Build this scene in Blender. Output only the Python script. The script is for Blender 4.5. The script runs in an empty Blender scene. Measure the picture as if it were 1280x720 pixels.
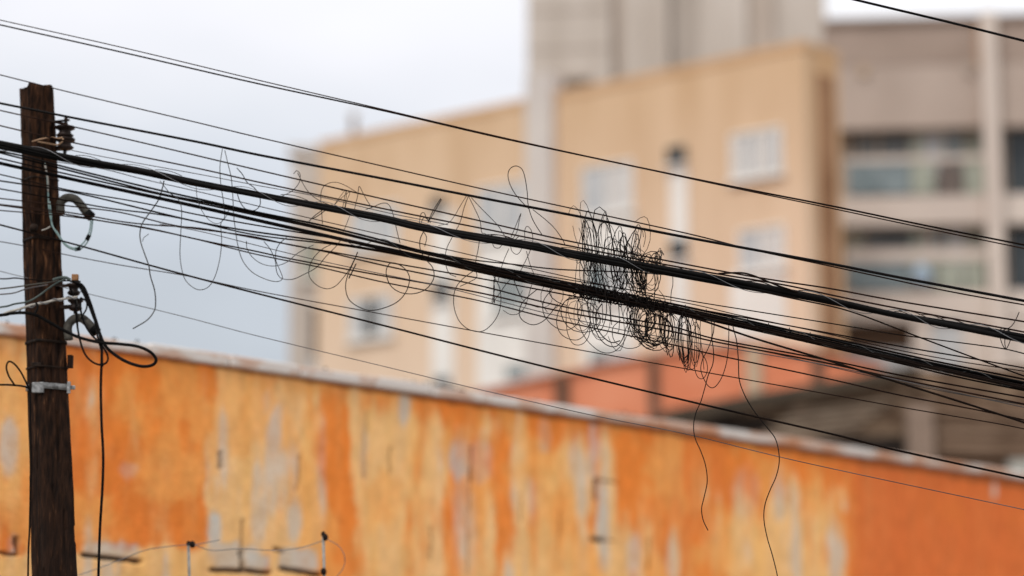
import bpy, math, random
import numpy as np
from mathutils import Vector, Matrix, noise as mnoise
random.seed(7)
R = math.radians
S = bpy.context.scene
COL = S.collection

# ------------------------------------------------------------------ camera
FPX = 85.0 / 36.0 * 1280.0
PITCH = R(10.0)
CAM = Vector((0, 0, 1.6))
FWD = Vector((0, math.cos(PITCH), math.sin(PITCH)))
UP = Vector((0, -math.sin(PITCH), math.cos(PITCH)))
cd = bpy.data.cameras.new('camera'); cam = bpy.data.objects.new('camera', cd); COL.objects.link(cam)
cam.location = CAM; cam.rotation_euler = (math.pi / 2 + PITCH, 0, 0)
cd.lens = 85.0; cd.sensor_width = 36.0; cd.clip_start = 0.1; cd.clip_end = 3000
cd.dof.use_dof = True; cd.dof.focus_distance = 13.5; cd.dof.aperture_fstop = 0.60
S.camera = cam

# ------------------------------------------------------------------ light
SUN_EL, SUN_AZ = R(48), R(212)          # azimuth clockwise from +Y (seen from above)
w = bpy.data.worlds.new('World'); S.world = w; w.use_nodes = True
nt = w.node_tree; N = nt.nodes; L = nt.links; N.clear()
out = N.new('ShaderNodeOutputWorld'); bg = N.new('ShaderNodeBackground')
sky = N.new('ShaderNodeTexSky'); sky.sky_type = 'NISHITA'; sky.sun_disc = False
sky.sun_elevation = SUN_EL; sky.sun_rotation = SUN_AZ
tc = N.new('ShaderNodeTexCoord'); sep = N.new('ShaderNodeSeparateXYZ')
L.new(tc.outputs['Generated'], sep.inputs[0])
# cloud deck: grey blue low down, whiter above, broken by large soft noise
mp = N.new('ShaderNodeMapping'); mp.inputs['Scale'].default_value = (2.2, 2.2, 5.0); mp.inputs['Location'].default_value = (0.3, 0.1, 0.45)
L.new(tc.outputs['Generated'], mp.inputs[0])
no = N.new('ShaderNodeTexNoise'); no.inputs['Scale'].default_value = 1.6; no.inputs['Detail'].default_value = 4; no.inputs['Roughness'].default_value = 0.5
L.new(mp.outputs[0], no.inputs['Vector'])
m1 = N.new('ShaderNodeMath'); m1.operation = 'MULTIPLY_ADD'; m1.inputs[1].default_value = 0.22; m1.inputs[2].default_value = -0.11
L.new(no.outputs['Fac'], m1.inputs[0])
m0 = N.new('ShaderNodeMath'); m0.operation = 'MULTIPLY_ADD'; m0.inputs[1].default_value = 0.24; L.new(sep.outputs['X'], m0.inputs[0]); L.new(m1.outputs[0], m0.inputs[2])
m2 = N.new('ShaderNodeMath'); m2.operation = 'ADD'; L.new(sep.outputs['Z'], m2.inputs[0]); L.new(m0.outputs[0], m2.inputs[1])
rp = N.new('ShaderNodeValToRGB'); L.new(m2.outputs[0], rp.inputs[0])
e = rp.color_ramp.elements
e[0].position = 0.0; e[0].color = (0.40, 0.43, 0.47, 1)
e[1].position = 1.0; e[1].color = (1.0, 1.0, 1.0, 1)
for p, c in ((0.12, (0.47, 0.505, 0.55)), (0.17, (0.55, 0.59, 0.65)), (0.205, (0.68, 0.70, 0.745)), (0.25, (0.80, 0.80, 0.84)), (0.3, (0.90, 0.90, 0.92))):
    q = e.new(p); q.color = (*c, 1)
sc = N.new('ShaderNodeVectorMath'); sc.operation = 'SCALE'; sc.inputs['Scale'].default_value = 11.6
L.new(rp.outputs[0], sc.inputs[0])
mx = N.new('ShaderNodeMix'); mx.data_type = 'RGBA'; mx.inputs['Factor'].default_value = 0.93
L.new(sky.outputs[0], mx.inputs[6]); L.new(sc.outputs[0], mx.inputs[7])
L.new(mx.outputs[2], bg.inputs['Color']); bg.inputs['Strength'].default_value = 0.1
L.new(bg.outputs[0], out.inputs[0])
sd = bpy.data.lights.new('sun', 'SUN'); sun = bpy.data.objects.new('sun', sd); COL.objects.link(sun)
sd.energy = 2.0; sd.angle = R(25); sd.color = (1, 0.96, 0.9)
sdir = Vector((math.sin(SUN_AZ) * math.cos(SUN_EL), math.cos(SUN_AZ) * math.cos(SUN_EL), math.sin(SUN_EL)))
sun.rotation_euler = sdir.to_track_quat('Z', 'Y').to_euler()
sun.location = (0, -5, 30)
S.view_settings.view_transform = 'Standard'; S.view_settings.look = 'None'
S.view_settings.exposure = 0.1; S.view_settings.gamma = 1.0

# ------------------------------------------------------------------ helpers
def ray(px, py):
    return FWD + Vector((1, 0, 0)) * ((px - 640) / FPX) + UP * ((360 - py) / FPX)
def at(px, py, D): return CAM + ray(px, py) * D            # D metres along the view axis
def at_y(px, py, Y): r = ray(px, py); return CAM + r * (Y / r.y)
def at_z(px, py, z): r = ray(px, py); return CAM + r * ((z - CAM.z) / r.z)

def mat(name, c1, c2=None, scale=3.0, rough=0.8, bump=0.0, stretch=(1, 1, 1), detail=5, metal=0.0, c3=None, lo=0.35, hi=0.65, spec=0.3):
    m = bpy.data.materials.new(name); m.use_nodes = True
    n = m.node_tree.nodes; l = m.node_tree.links; b = n['Principled BSDF']
    b.inputs['Roughness'].default_value = rough; b.inputs['Metallic'].default_value = metal
    b.inputs['Specular IOR Level'].default_value = spec
    t = n.new('ShaderNodeTexCoord'); mpn = n.new('ShaderNodeMapping'); mpn.inputs['Scale'].default_value = stretch
    l.new(t.outputs['Object'], mpn.inputs[0])
    ns = n.new('ShaderNodeTexNoise'); ns.inputs['Scale'].default_value = scale; ns.inputs['Detail'].default_value = detail
    l.new(mpn.outputs[0], ns.inputs['Vector'])
    cr = n.new('ShaderNodeValToRGB'); l.new(ns.outputs['Fac'], cr.inputs[0])
    el = cr.color_ramp.elements; el[0].position = lo; el[0].color = (*c1, 1)
    el[1].position = hi; el[1].color = (*(c2 or tuple(x * 1.25 for x in c1)), 1)
    if c3: q = el.new((lo + hi) / 2 + 0.08); q.color = (*c3, 1)
    l.new(cr.outputs[0], b.inputs['Base Color'])
    if bump:
        bp = n.new('ShaderNodeBump'); bp.inputs['Strength'].default_value = bump; bp.inputs['Distance'].default_value = 0.02
        l.new(ns.outputs['Fac'], bp.inputs['Height']); l.new(bp.outputs[0], b.inputs['Normal'])
    return m

M = dict(
    wire=mat('wire_black', (0.005, 0.003, 0.0025), (0.012, 0.007, 0.005), 6, 0.7, spec=0.03),
    wire2=mat('wire_brown_black', (0.012, 0.006, 0.0045), (0.026, 0.013, 0.009), 5, 0.7, spec=0.03),
    grey_wire=mat('wire_faded_grey', (0.05, 0.045, 0.045), (0.10, 0.09, 0.09), 5, 0.6, spec=0.1),
    cable=mat('cable_sheath', (0.002, 0.002, 0.002), (0.006, 0.005, 0.005), 9, 0.55, 0.1, spec=0.05),
    steel_wire=mat('galvanised_wire', (0.10, 0.10, 0.105), (0.2, 0.2, 0.21), 10, 0.4, metal=0.6),
    strand=mat('thin_strand', (0.005, 0.004, 0.0035), (0.012, 0.009, 0.008), 8, 0.6, spec=0.05),
    strand_grey=mat('thin_strand_grey', (0.03, 0.03, 0.03), (0.07, 0.07, 0.07), 8, 0.55),
    wood=mat('weathered_wood', (0.006, 0.003, 0.002), (0.15, 0.068, 0.032), 9, 0.9, 1.0, (4.5, 4.5, 0.9), 12, c3=(0.042, 0.018, 0.009), lo=0.36, hi=0.72, spec=0.1),
    iron=mat('dark_iron', (0.006, 0.004, 0.003), (0.022, 0.013, 0.009), 30, 0.7, 0.3, spec=.1),
    porcelain=mat('brown_porcelain', (0.007, 0.004, 0.003), (0.025, 0.014, 0.011), 14, 0.45, spec=.15),
    rust_brown=mat('rusty_bolt', (0.16, 0.075, 0.03), (0.3, 0.15, 0.07), 40, 0.8),
    galv=mat('galvanised_steel', (0.12, 0.12, 0.12), (0.30, 0.30, 0.30), 45, 0.45, 0.2, metal=0.4),
    conduit=mat('conduit_grey_green', (0.025, 0.022, 0.018), (0.075, 0.068, 0.055), 25, 0.7, 0.4),
    teal=mat('teal_wire', (0.16, 0.27, 0.27), (0.32, 0.42, 0.41), 20, 0.5),
    tape=mat('black_tape', (0.004, 0.004, 0.004), (0.01, 0.01, 0.01), 20, 0.7, spec=.05),
    pale=mat('pale_wire', (0.22, 0.205, 0.185), (0.40, 0.37, 0.33), 20, 0.6),
    copper=mat('tie_wire', (0.24, 0.14, 0.08), (0.4, 0.25, 0.15), 20, 0.5),
)

def fade_up(m, z0, z1, col, amt):                        # blends the base colour into a second tone lower down
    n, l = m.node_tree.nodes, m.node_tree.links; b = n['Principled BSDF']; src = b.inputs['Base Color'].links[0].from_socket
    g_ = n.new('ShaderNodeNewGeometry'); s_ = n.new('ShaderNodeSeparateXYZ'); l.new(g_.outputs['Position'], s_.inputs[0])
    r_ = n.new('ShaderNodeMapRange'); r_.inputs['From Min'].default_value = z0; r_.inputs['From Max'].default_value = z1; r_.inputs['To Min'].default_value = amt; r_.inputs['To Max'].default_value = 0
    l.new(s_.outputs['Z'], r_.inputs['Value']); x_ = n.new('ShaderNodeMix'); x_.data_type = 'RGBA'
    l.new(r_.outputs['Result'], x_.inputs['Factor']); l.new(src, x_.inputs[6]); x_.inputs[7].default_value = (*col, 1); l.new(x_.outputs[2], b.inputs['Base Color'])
def tag(o, label=None, cat=None, group=None, kind=None):
    if label: o['label'] = label
    if cat: o['category'] = cat
    if group: o['group'] = group
    if kind: o['kind'] = kind
    return o
def empty(name, loc, label, cat, group=None):
    o = bpy.data.objects.new(name, None); COL.objects.link(o); o.location = loc; o.empty_display_size = 0.2
    return tag(o, label, cat, group)

class MB:
    def __init__(s): s.v = []; s.f = []; s.smooth = False
    def box(s, c, sx, sy, sz, rot=None):
        b = len(s.v); rot = rot or Matrix.Identity(3)
        for x in (-1, 1):
            for y in (-1, 1):
                for z in (-1, 1): s.v.append(Vector(c) + rot @ Vector((x * sx / 2, y * sy / 2, z * sz / 2)))
        for q in ((0, 1, 3, 2), (4, 6, 7, 5), (0, 4, 5, 1), (2, 3, 7, 6), (0, 2, 6, 4), (1, 5, 7, 3)): s.f.append([b + i for i in q])
    def hexa(s, pts):                       # 8 points: bottom 4, top 4
        b = len(s.v); s.v += [Vector(p) for p in pts]
        for q in ((3, 2, 1, 0), (4, 5, 6, 7), (0, 1, 5, 4), (1, 2, 6, 5), (2, 3, 7, 6), (3, 0, 4, 7)): s.f.append([b + i for i in q])
    def tube(s, pts, r, sides=7, cap=True):
        s.smooth = True; b = len(s.v); n = len(pts)
        rr = r if isinstance(r, (list, tuple)) else [r] * n
        for i, p in enumerate(pts):
            t = (pts[min(i + 1, n - 1)] - pts[max(i - 1, 0)])
            t = t.normalized() if t.length > 1e-9 else Vector((1, 0, 0))
            a = t.cross(FWD)
            a = a.normalized() if a.length > 1e-4 else Vector((1, 0, 0))
            c = a.cross(t).normalized()
            for k in range(sides):
                th = 2 * math.pi * k / sides
                s.v.append(p + a * (math.cos(th) * rr[i]) + c * (math.sin(th) * rr[i]))
        for i in range(n - 1):
            for k in range(sides):
                k2 = (k + 1) % sides
                s.f.append([b + i * sides + k, b + i * sides + k2, b + (i + 1) * sides + k2, b + (i + 1) * sides + k])
        if cap:
            s.f.append([b + k for k in range(sides)][::-1]); s.f.append([b + (n - 1) * sides + k for k in range(sides)])
    def lathe(s, c, prof, sides=18, axis=None):
        s.smooth = True; b = len(s.v); n = len(prof)
        Rm = axis.to_track_quat('Z', 'Y').to_matrix() if axis else Matrix.Identity(3)
        for (r, z) in prof:
            for k in range(sides):
                th = 2 * math.pi * k / sides
                s.v.append(Vector(c) + Rm @ Vector((r * math.cos(th), r * math.sin(th), z)))
        for i in range(n - 1):
            for k in range(sides):
                k2 = (k + 1) % sides
                s.f.append([b + i * sides + k, b + i * sides + k2, b + (i + 1) * sides + k2, b + (i + 1) * sides + k])
        s.f.append([b + k for k in range(sides)][::-1]); s.f.append([b + (n - 1) * sides + k for k in range(sides)])
    def build(s, name, m, parent=None, bevel=0.0, origin=None):
        o0 = Vector(origin) if origin is not None else (parent.matrix_world.translation if parent else (s.v[0] if s.v else Vector()))
        o0 = Vector(o0)
        if parent is not None: o0 = wloc(parent)
        me = bpy.data.meshes.new(name); me.from_pydata([tuple(v - o0) for v in s.v], [], s.f); me.update()
        if s.smooth:
            for p in me.polygons: p.use_smooth = True
        me.materials.append(m)
        o = bpy.data.objects.new(name, me); COL.objects.link(o)
        if parent is not None: o.parent = parent; o.location = (0, 0, 0)
        else: o.location = o0
        if bevel:
            bv = o.modifiers.new('bevel', 'BEVEL'); bv.width = bevel; bv.segments = 2; bv.limit_method = 'ANGLE'
        return o
def wloc(o):
    v = Vector((0, 0, 0))
    while o is not None: v += Vector(o.location); o = o.parent
    return v

def catmull(P, sub=10):
    P = [Vector(p) for p in P]; o = []
    Q = [P[0] * 2 - P[1]] + P + [P[-1] * 2 - P[-2]]
    for i in range(1, len(Q) - 2):
        a, b, c, d = Q[i - 1:i + 3]
        for k in range(sub):
            t = k / sub
            o.append(0.5 * ((2 * b) + (-a + c) * t + (2 * a - 5 * b + 4 * c - d) * t * t + (-a + 3 * b - 3 * c + d) * t ** 3))
    o.append(P[-1]); return o

def wd(x): return 14.38 - 1.15 * x / 1280.0               # depth of the wire plane where the street wires run
PXM = 1.0 / FPX

# ------------------------------------------------------------------ the setting
g = MB(); g.v = [Vector(p) for p in ((-900, -300, 0), (900, -300, 0), (900, 1500, 0), (-900, 1500, 0))]; g.f = [[0, 1, 2, 3]]
tag(g.build('ground', mat('ground_mat', (0.22, 0.20, 0.18), (0.32, 0.30, 0.27), 0.8, 0.95, 0.3)), kind='structure')
g = MB(); g.box((0, 14.8, 0.07), 80, 3.4, 0.14)
tag(g.build('pavement', mat('pavement_mat', (0.17, 0.165, 0.155), (0.26, 0.25, 0.235), 2.5, 0.95, 0.3), bevel=0.01), kind='structure')

class Frame:                                              # a vertical plane through two ground points
    def __init__(s, A, B):
        s.o = Vector((A.x, A.y, 0)); s.u = Vector((B.x - A.x, B.y - A.y, 0)); s.len = s.u.length; s.u.normalize()
        s.n = Vector((s.u.y, -s.u.x, 0))
        if s.n.dot(CAM - s.o) < 0: s.n = -s.n
        s.rot = Matrix((s.u, s.n, Vector((0, 0, 1)))).transposed()
    def pt(s, u, z, n=0.0): return s.o + s.u * u + s.n * n + Vector((0, 0, z))
    def px(s, x, y, n=0.0):
        r = ray(x, y); o = s.o + s.n * n
        k = (o - CAM).dot(s.n) / r.dot(s.n); p = CAM + r * k
        return (p - s.o).dot(s.u), p.z
    def box(s, mb, u0, u1, z0, z1, n0, n1):
        mb.hexa([s.pt(u0, z0, n1), s.pt(u1, z0, n1), s.pt(u1, z0, n0), s.pt(u0, z0, n0), s.pt(u0, z1, n1), s.pt(u1, z1, n1), s.pt(u1, z1, n0), s.pt(u0, z1, n0)])
    def rect(s, x0, y0, x1, y1, n=0.0):
        xm, ym = (x0 + x1) / 2, (y0 + y1) / 2
        return s.px(x0, ym, n)[0], s.px(x1, ym, n)[0], s.px(xm, y1, n)[1], s.px(xm, y0, n)[1]
    def pbox(s, mb, x0, y0, x1, y1, n0, n1):
        u0, u1, z0, z1 = s.rect(x0, y0, x1, y1, n1); s.box(mb, u0, u1, z0, z1, n0, n1)

# ------------------------------------------------------------------ the orange wall
ZT = 1.6 + (at_y(0, 404, 16.7).z - 1.6)
WA, WB = at_z(0, 404, ZT), at_z(1280, 591, ZT)
WF = Frame(WA, WB)
u_l = WF.px(-260, 500)[0]; u_r = WF.px(1420, 640)[0]
COPH = 0.085
wall = empty('painted_wall', WF.pt(0, 0, 0), 'long peeling orange plastered wall with a flaking white top', 'wall')
NU, NZ = 820, 230
us = np.linspace(u_l, u_r, NU); zlow = 2.0
zs = np.linspace(zlow, ZT - COPH, NZ)
U, Z = np.meshgrid(us, zs, indexing='ij')
X = WF.o.x + WF.u.x * U; Y = WF.o.y + WF.u.y * U
dxx, dyy, dzz = X - CAM.x, Y - CAM.y, Z - CAM.z
fw = dyy * FWD.y + dzz * FWD.z; upc = dyy * UP.y + dzz * UP.z
PX = 640 + FPX * dxx / fw; PY = 360 - FPX * upc / fw     # where each bit of plaster is, to lay out its patches of wear
rng = np.random.RandomState(3)
def vnoise(a, b, seed):
    r = np.random.RandomState(seed); G = r.rand(256, 256)
    a = a + 1000; b = b + 1000
    ia = np.floor(a).astype(int); ib = np.floor(b).astype(int); fa = a - ia; fb = b - ib
    fa = fa * fa * (3 - 2 * fa); fb = fb * fb * (3 - 2 * fb)
    g00 = G[ia % 256, ib % 256]; g10 = G[(ia + 1) % 256, ib % 256]; g01 = G[ia % 256, (ib + 1) % 256]; g11 = G[(ia + 1) % 256, (ib + 1) % 256]
    return (g00 * (1 - fa) + g10 * fa) * (1 - fb) + (g01 * (1 - fa) + g11 * fa) * fb
def fbm(a, b, seed, o=4):
    s = 0; am = 0.5
    for k in range(o): s = s + am * vnoise(a * 2 ** k, b * 2 ** k, seed + k); am *= 0.5
    return s / (1 - 0.5 ** o)
warp = (fbm(U * 1.1, Z * 1.3, 11) - 0.5) * 34 + (fbm(U * .5, Z * 5.0, 12, 4) - .5) * 16
PXw = PX + warp
kn = [(-260, .5), (0, .6), (35, .5), (85, .3), (98, .08), (130, .3), (160, .12), (180, .3), (215, .1), (262, .05), (273, .95), (330, .78), (385, .9), (400, .45), (408, .12), (432, .1), (440, .9), (500, .75), (545, .85), (560, .6), (613, .75), (621, .12), (640, .12), (650, .7), (700, .6), (770, .5), (790, .12), (850, .05), (900, .15), (912, .8), (1000, .7), (1050, .75), (1062, .08), (1100, .0), (1420, .0)]
TAN = np.interp(PXw, [k[0] for k in kn], [k[1] for k in kn])
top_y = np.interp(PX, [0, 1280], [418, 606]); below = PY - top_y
def ss(x, a, b): t = np.clip((x - a) / (b - a), 0, 1); return t * t * (3 - 2 * t)
streak = fbm(U * 6.0, Z * 0.55, 21, 4); blotch = fbm(U * 1.8, Z * 1.6, 31, 5); fine = fbm(U * 14, Z * 9, 41, 3)
TAN = TAN + (streak - 0.5) * 1.1 + (blotch - 0.5) * 0.9
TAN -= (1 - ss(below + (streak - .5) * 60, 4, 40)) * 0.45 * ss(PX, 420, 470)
TAN -= (1 - ss(PY + (streak - .5) * 90, 585, 640)) * 0.7 * ss(PX, 880, 915)
TAN += ss(PY, 640, 700) * 0.35 * ss(PX, 420, 800) * (1 - ss(PX, 1020, 1060))
TAN += ss(PY + (blotch - .5) * 60, 676, 700) * 0.9 * (1 - ss(PX, 240, 330))
TAN *= 1 - ss(PXw, 1038, 1090) * 0.8
edge = fbm(U * 7, Z * 2.2, 77, 5)
TAN = TAN + (edge - .5) * 1.3
TAN = np.clip(TAN, 0, 1)
BL = np.zeros_like(U)
for (cx, cy, rx, ry, st) in [(10, 560, 12, 35, .7), (162, 587, 12, 12, .7), (270, 665, 9, 26, .9), (340, 545, 8, 25, .7), (350, 600, 10, 40, .6), (368, 650, 9, 30, .7), (402, 590, 5, 60, .6), (508, 505, 7, 25, .9), (298, 695, 30, 14, .7), (372, 705, 22, 12, .8), (575, 572, 14, 30, .95), (604, 575, 14, 30, .8), (580, 660, 16, 60, .6), (742, 560, 8, 50, .7), (752, 650, 8, 55, .9), (718, 570, 7, 30, .5), (790, 695, 9, 30, .6), (838, 700, 8, 30, .5), (975, 620, 9, 34, .6), (1043, 690, 11, 44, .7), (680, 545, 7, 20, .5), (140, 690, 34, 9, .7), (18, 680, 8, 15, .7), (930, 615, 18, 30, .35), (620, 500, 40, 12, .0), (330, 505, 5, 14, .5), (665, 620, 6, 30, .4), (455, 560, 5, 40, .4)]:
    d = np.sqrt(((PX + warp * .35 - cx) / rx) ** 2 + ((PY + (fine - .5) * 26 - cy) / ry) ** 2)
    BL = np.maximum(BL, st * (1 - ss(d, 0.65, 1.35)))
BL = np.maximum(BL, 0.55 * ss(streak + blotch * .6 + (edge - .5) * .4, 0.97, 1.10) * ss(TAN, .35, .7))
DK = np.zeros_like(U)
for (x0, y0, x1, y1, wv, st) in [(105, 694, 174, 702, 2.8, 1), (20, 672, 22, 694, 2.2, .9), (0, 691, 22, 694, 1.8, .8), (265, 712, 302, 714, 2.8, 1), (302, 690, 303, 714, 2.6, 1), (304, 650, 303, 690, 1.3, .5), (309, 713, 336, 716, 2.8, 1), (343, 686, 353, 689, 2.0, .8), (352, 711, 400, 719, 3, 1), (276, 566, 275, 585, 1.8, .8), (458, 515, 455, 600, 1.3, .45), (489, 560, 487, 592, 1.4, .6), (590, 560, 589, 602, 1.8, .9), (588, 600, 585, 720, 1.3, .5), (746, 600, 744, 623, 2.4, 1), (746, 600, 770, 603, 1.2, .5), (741, 674, 752, 675, 2.6, 1), (752, 675, 768, 677, 1.2, .45), (812, 675, 811, 716, 1.5, .6), (652, 618, 651, 652, 1.4, .6), (375, 570, 372, 615, 1.2, .5), (1043, 560, 1043, 561, 1, 0), (540, 660, 539, 700, 1.2, .4), (700, 640, 699, 690, 1.1, .35), (990, 600, 988, 640, 1.1, .35), (475, 706, 560, 712, 1.6, .0), (462, 700, 480, 706, 2, .0)]:
    dx, dy = x1 - x0, y1 - y0; LL = dx * dx + dy * dy + 1e-6
    t = np.clip(((PX - x0) * dx + (PY - y0) * dy) / LL, 0, 1)
    d = np.hypot(PX + (fine - .5) * 3 - (x0 + t * dx), PY + (fine - .5) * 3 - (y0 + t * dy))
    st = st * (.72 if abs(dy) > abs(dx) and y0 < 640 else 1)
    DK = np.maximum(DK, st * (1 - ss(d, wv * .6, wv * 1.35)))
WH = np.zeros_like(U)
for (cx, cy, rx, ry, st) in [(1243, 613, 3.5, 12, .8), (1280, 560, 1, 1, 0), (905, 480, 1, 1, 0)]:
    d = np.sqrt(((PX - cx) / rx) ** 2 + ((PY - cy) / ry) ** 2); WH = np.maximum(WH, st * (1 - ss(d, 0.6, 1.2)))
CO = np.array([0.88, 0.245, 0.042]); CO2 = np.array([0.72, 0.165, 0.04]); CT = np.array([0.94, 0.53, 0.19]); CT2 = np.array([0.90, 0.58, 0.30]); CG = np.array([0.92, 0.40, 0.11]); CB = np.array([0.42, 0.53, 0.57]); CD = np.array([0.02, 0.022, 0.022]); CL = np.array([0.84, 0.36, 0.11]); CW = np.array([0.62, 0.5, 0.42])
def mixc(a, b, t): return a * (1 - t[..., None]) + b * t[..., None]
redder = np.clip(ss(PX, 1020, 1110) * 0.9 + (blotch - .5) * 1.2 + (1 - ss(PX, 60, 330)) * .35 + ss(PX, 790, 860) * .25, 0, 1)
C = mixc(np.broadcast_to(CO, U.shape + (3,)), CO2, redder)
C = mixc(C, CL, np.clip(ss(fbm(U * 9, Z * .8, 55, 4) * .6 + blotch * .4, .45, .66) * .42, 0, 1) * (1 - ss(PX, 1040, 1120) * .8))
C = mixc(C, mixc(np.broadcast_to(CT, U.shape + (3,)), CT2, np.clip((streak - .3) * 1.8, 0, 1)), ss(TAN, .12, .88) * .88)
C = mixc(C, CG, ss(fbm(U * 2.6, Z * 2.1, 91, 5), .5, .66) * .6 * (1 - ss(PX, 1040, 1080)))
BL = BL * (.45 + .55 * ss(edge + blotch * .3, .48, .66)); BL2 = np.zeros_like(U)
for (x0, y0, x1, y1, st) in [(106, 681, 174, 691, .75), (8, 676, 19, 690, .8), (268, 676, 300, 709, .8), (309, 690, 335, 710, .85), (353, 688, 396, 711, .85), (744, 626, 751, 670, .8), (284, 640, 300, 668, .0)]:
    BL2 = np.maximum(BL2, st * ss(PX + (edge - .5) * 14, x0 - 2, x0 + 3) * (1 - ss(PX + (edge - .5) * 14, x1 - 3, x1 + 2)) * ss(PY + (edge - .5) * 22, y0 - 3, y0 + 5) * (1 - ss(PY, y1 - 1, y1 + 3)))
BL = np.maximum(BL, BL2); BL = np.clip(BL * (.75 + .5 * (fine - .5)), 0, 1); C = mixc(C, CB, BL * .85)
rust_brown = (1 - ss(below + (streak - .5) * 9, 1, 6)) * .75; C = mixc(C, np.array([0.22, 0.075, 0.025]), rust_brown); C = mixc(C, CW, WH); C = mixc(C, CD, DK)  # narrow rust-brown line painted on the wall just under the coping
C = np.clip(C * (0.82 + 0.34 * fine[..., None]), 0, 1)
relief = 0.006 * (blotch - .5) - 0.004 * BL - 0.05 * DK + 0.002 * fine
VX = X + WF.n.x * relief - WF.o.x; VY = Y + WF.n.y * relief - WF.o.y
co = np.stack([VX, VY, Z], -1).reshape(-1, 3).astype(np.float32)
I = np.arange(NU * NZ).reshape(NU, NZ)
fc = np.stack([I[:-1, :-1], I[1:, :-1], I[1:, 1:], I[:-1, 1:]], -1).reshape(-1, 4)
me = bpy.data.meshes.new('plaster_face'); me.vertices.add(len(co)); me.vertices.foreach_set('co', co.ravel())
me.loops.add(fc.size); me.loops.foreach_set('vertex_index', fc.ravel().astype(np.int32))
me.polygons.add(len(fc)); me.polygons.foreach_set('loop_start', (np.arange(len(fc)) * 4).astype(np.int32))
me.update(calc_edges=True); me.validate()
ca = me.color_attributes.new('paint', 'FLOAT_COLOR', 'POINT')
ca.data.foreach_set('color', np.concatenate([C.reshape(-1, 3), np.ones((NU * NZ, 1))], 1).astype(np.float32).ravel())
pm = mat('peeling_paint', (.5, .5, .5), (.6, .6, .6), 22, 0.9, 0.35, detail=8, spec=0.15)
n_, l_ = pm.node_tree.nodes, pm.node_tree.links
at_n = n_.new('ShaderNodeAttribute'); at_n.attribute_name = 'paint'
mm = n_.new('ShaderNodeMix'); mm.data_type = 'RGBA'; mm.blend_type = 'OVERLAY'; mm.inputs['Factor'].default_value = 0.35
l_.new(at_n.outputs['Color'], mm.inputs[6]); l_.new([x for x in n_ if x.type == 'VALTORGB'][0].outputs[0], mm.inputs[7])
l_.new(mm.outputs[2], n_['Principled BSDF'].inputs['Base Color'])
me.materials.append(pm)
for p in me.polygons: p.use_smooth = True
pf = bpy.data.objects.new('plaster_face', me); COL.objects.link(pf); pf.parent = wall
core = MB(); WF.box(core, u_l, u_r, 0, ZT - COPH - .01, -.25, -.06); WF.box(core, u_l, u_r, 0, 2.0, -.06, 0.0)
core.build('wall_core', mat('plain_orange', (.45, .12, .03), (.55, .17, .04), 3), wall)
cm = mat('flaking_coping', (0.50, 0.22, 0.11), (0.66, 0.60, 0.56), 2.6, 0.9, 0.5, (.8, .8, 2), 8, c3=(0.60, 0.48, 0.41), lo=0.34, hi=0.54)
u = u_l; k = 0
while u < u_r:
    ln = 0.78 + random.uniform(-.1, .14); s = MB(); dz = random.uniform(-.008, .01); dn = random.uniform(-.006, .008)
    WF.box(s, u + .006, min(u + ln, u_r) - .006, ZT - COPH + dz * .3, ZT + dz, -.30, .06 + dn)
    s.build('coping_stone', cm, wall, bevel=.014); u += ln; k += 1
s = MB()
for _ in range(170):
    uu = random.uniform(u_l, u_r); r = random.uniform(.008, .022)
    if random.random() < .35: uu = WF.px(random.choice((515, 552, 580, 725, 790)) + random.gauss(0, 10), 500)[0]
    c = WF.pt(uu, ZT + .005, random.uniform(-.05, .03)); bse = len(s.v)
    for a in range(5): s.v.append(c + Vector((math.cos(a * 1.2566), math.sin(a * 1.2566), 0)) * r * random.uniform(.7, 1.6))
    s.v.append(c + Vector((0, 0, r * random.uniform(.6, 1.5))))
    for a in range(5): s.f.append([bse + a, bse + (a + 1) % 5, bse + 5])
o = s.build('moss', mat('dry_moss', (.015, .012, .01), (.05, .035, .025), 20), wall); o['kind'] = 'stuff'

# ------------------------------------------------------------------ tan apartment block
def window(fr, parent, x0, y0, x1, y1, leaves=2, frame_m='white', pane_m='shade', n=0.0):
    f = MB(); u0, u1, z0, z1 = fr.rect(x0, y0, x1, y1, n); t = .07
    fr.box(f, u0, u1, z0, z0 + t, n, n + .10); fr.box(f, u0, u1, z1 - t, z1, n, n + .10)
    fr.box(f, u0, u0 + t, z0 + t, z1 - t, n, n + .095); fr.box(f, u1 - t, u1, z0 + t, z1 - t, n, n + .095)
    for i in range(1, leaves):
        m_ = u0 + (u1 - u0) * i / leaves; fr.box(f, m_ - .035, m_ + .035, z0 + t, z1 - t, n, n + .09)
    w_ = f.build('window', BM[frame_m], parent)
    for i in range(leaves):
        a = u0 + (u1 - u0) * i / leaves + .045; b = u0 + (u1 - u0) * (i + 1) / leaves - .045
        p = MB(); fr.box(p, a, b, z0 + t, z1 - t, n, n + .05)
        pm_ = pane_m if not isinstance(pane_m, (list, tuple)) else pane_m[i % len(pane_m)]
        p.build('pane', BM[pm_], w_)
    s_ = MB(); fr.box(s_, u0 - .08, u1 + .08, z0 - .07, z0 - .002, n, n + .16); s_.build('sill', BM['white'], w_)
    return w_
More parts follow.
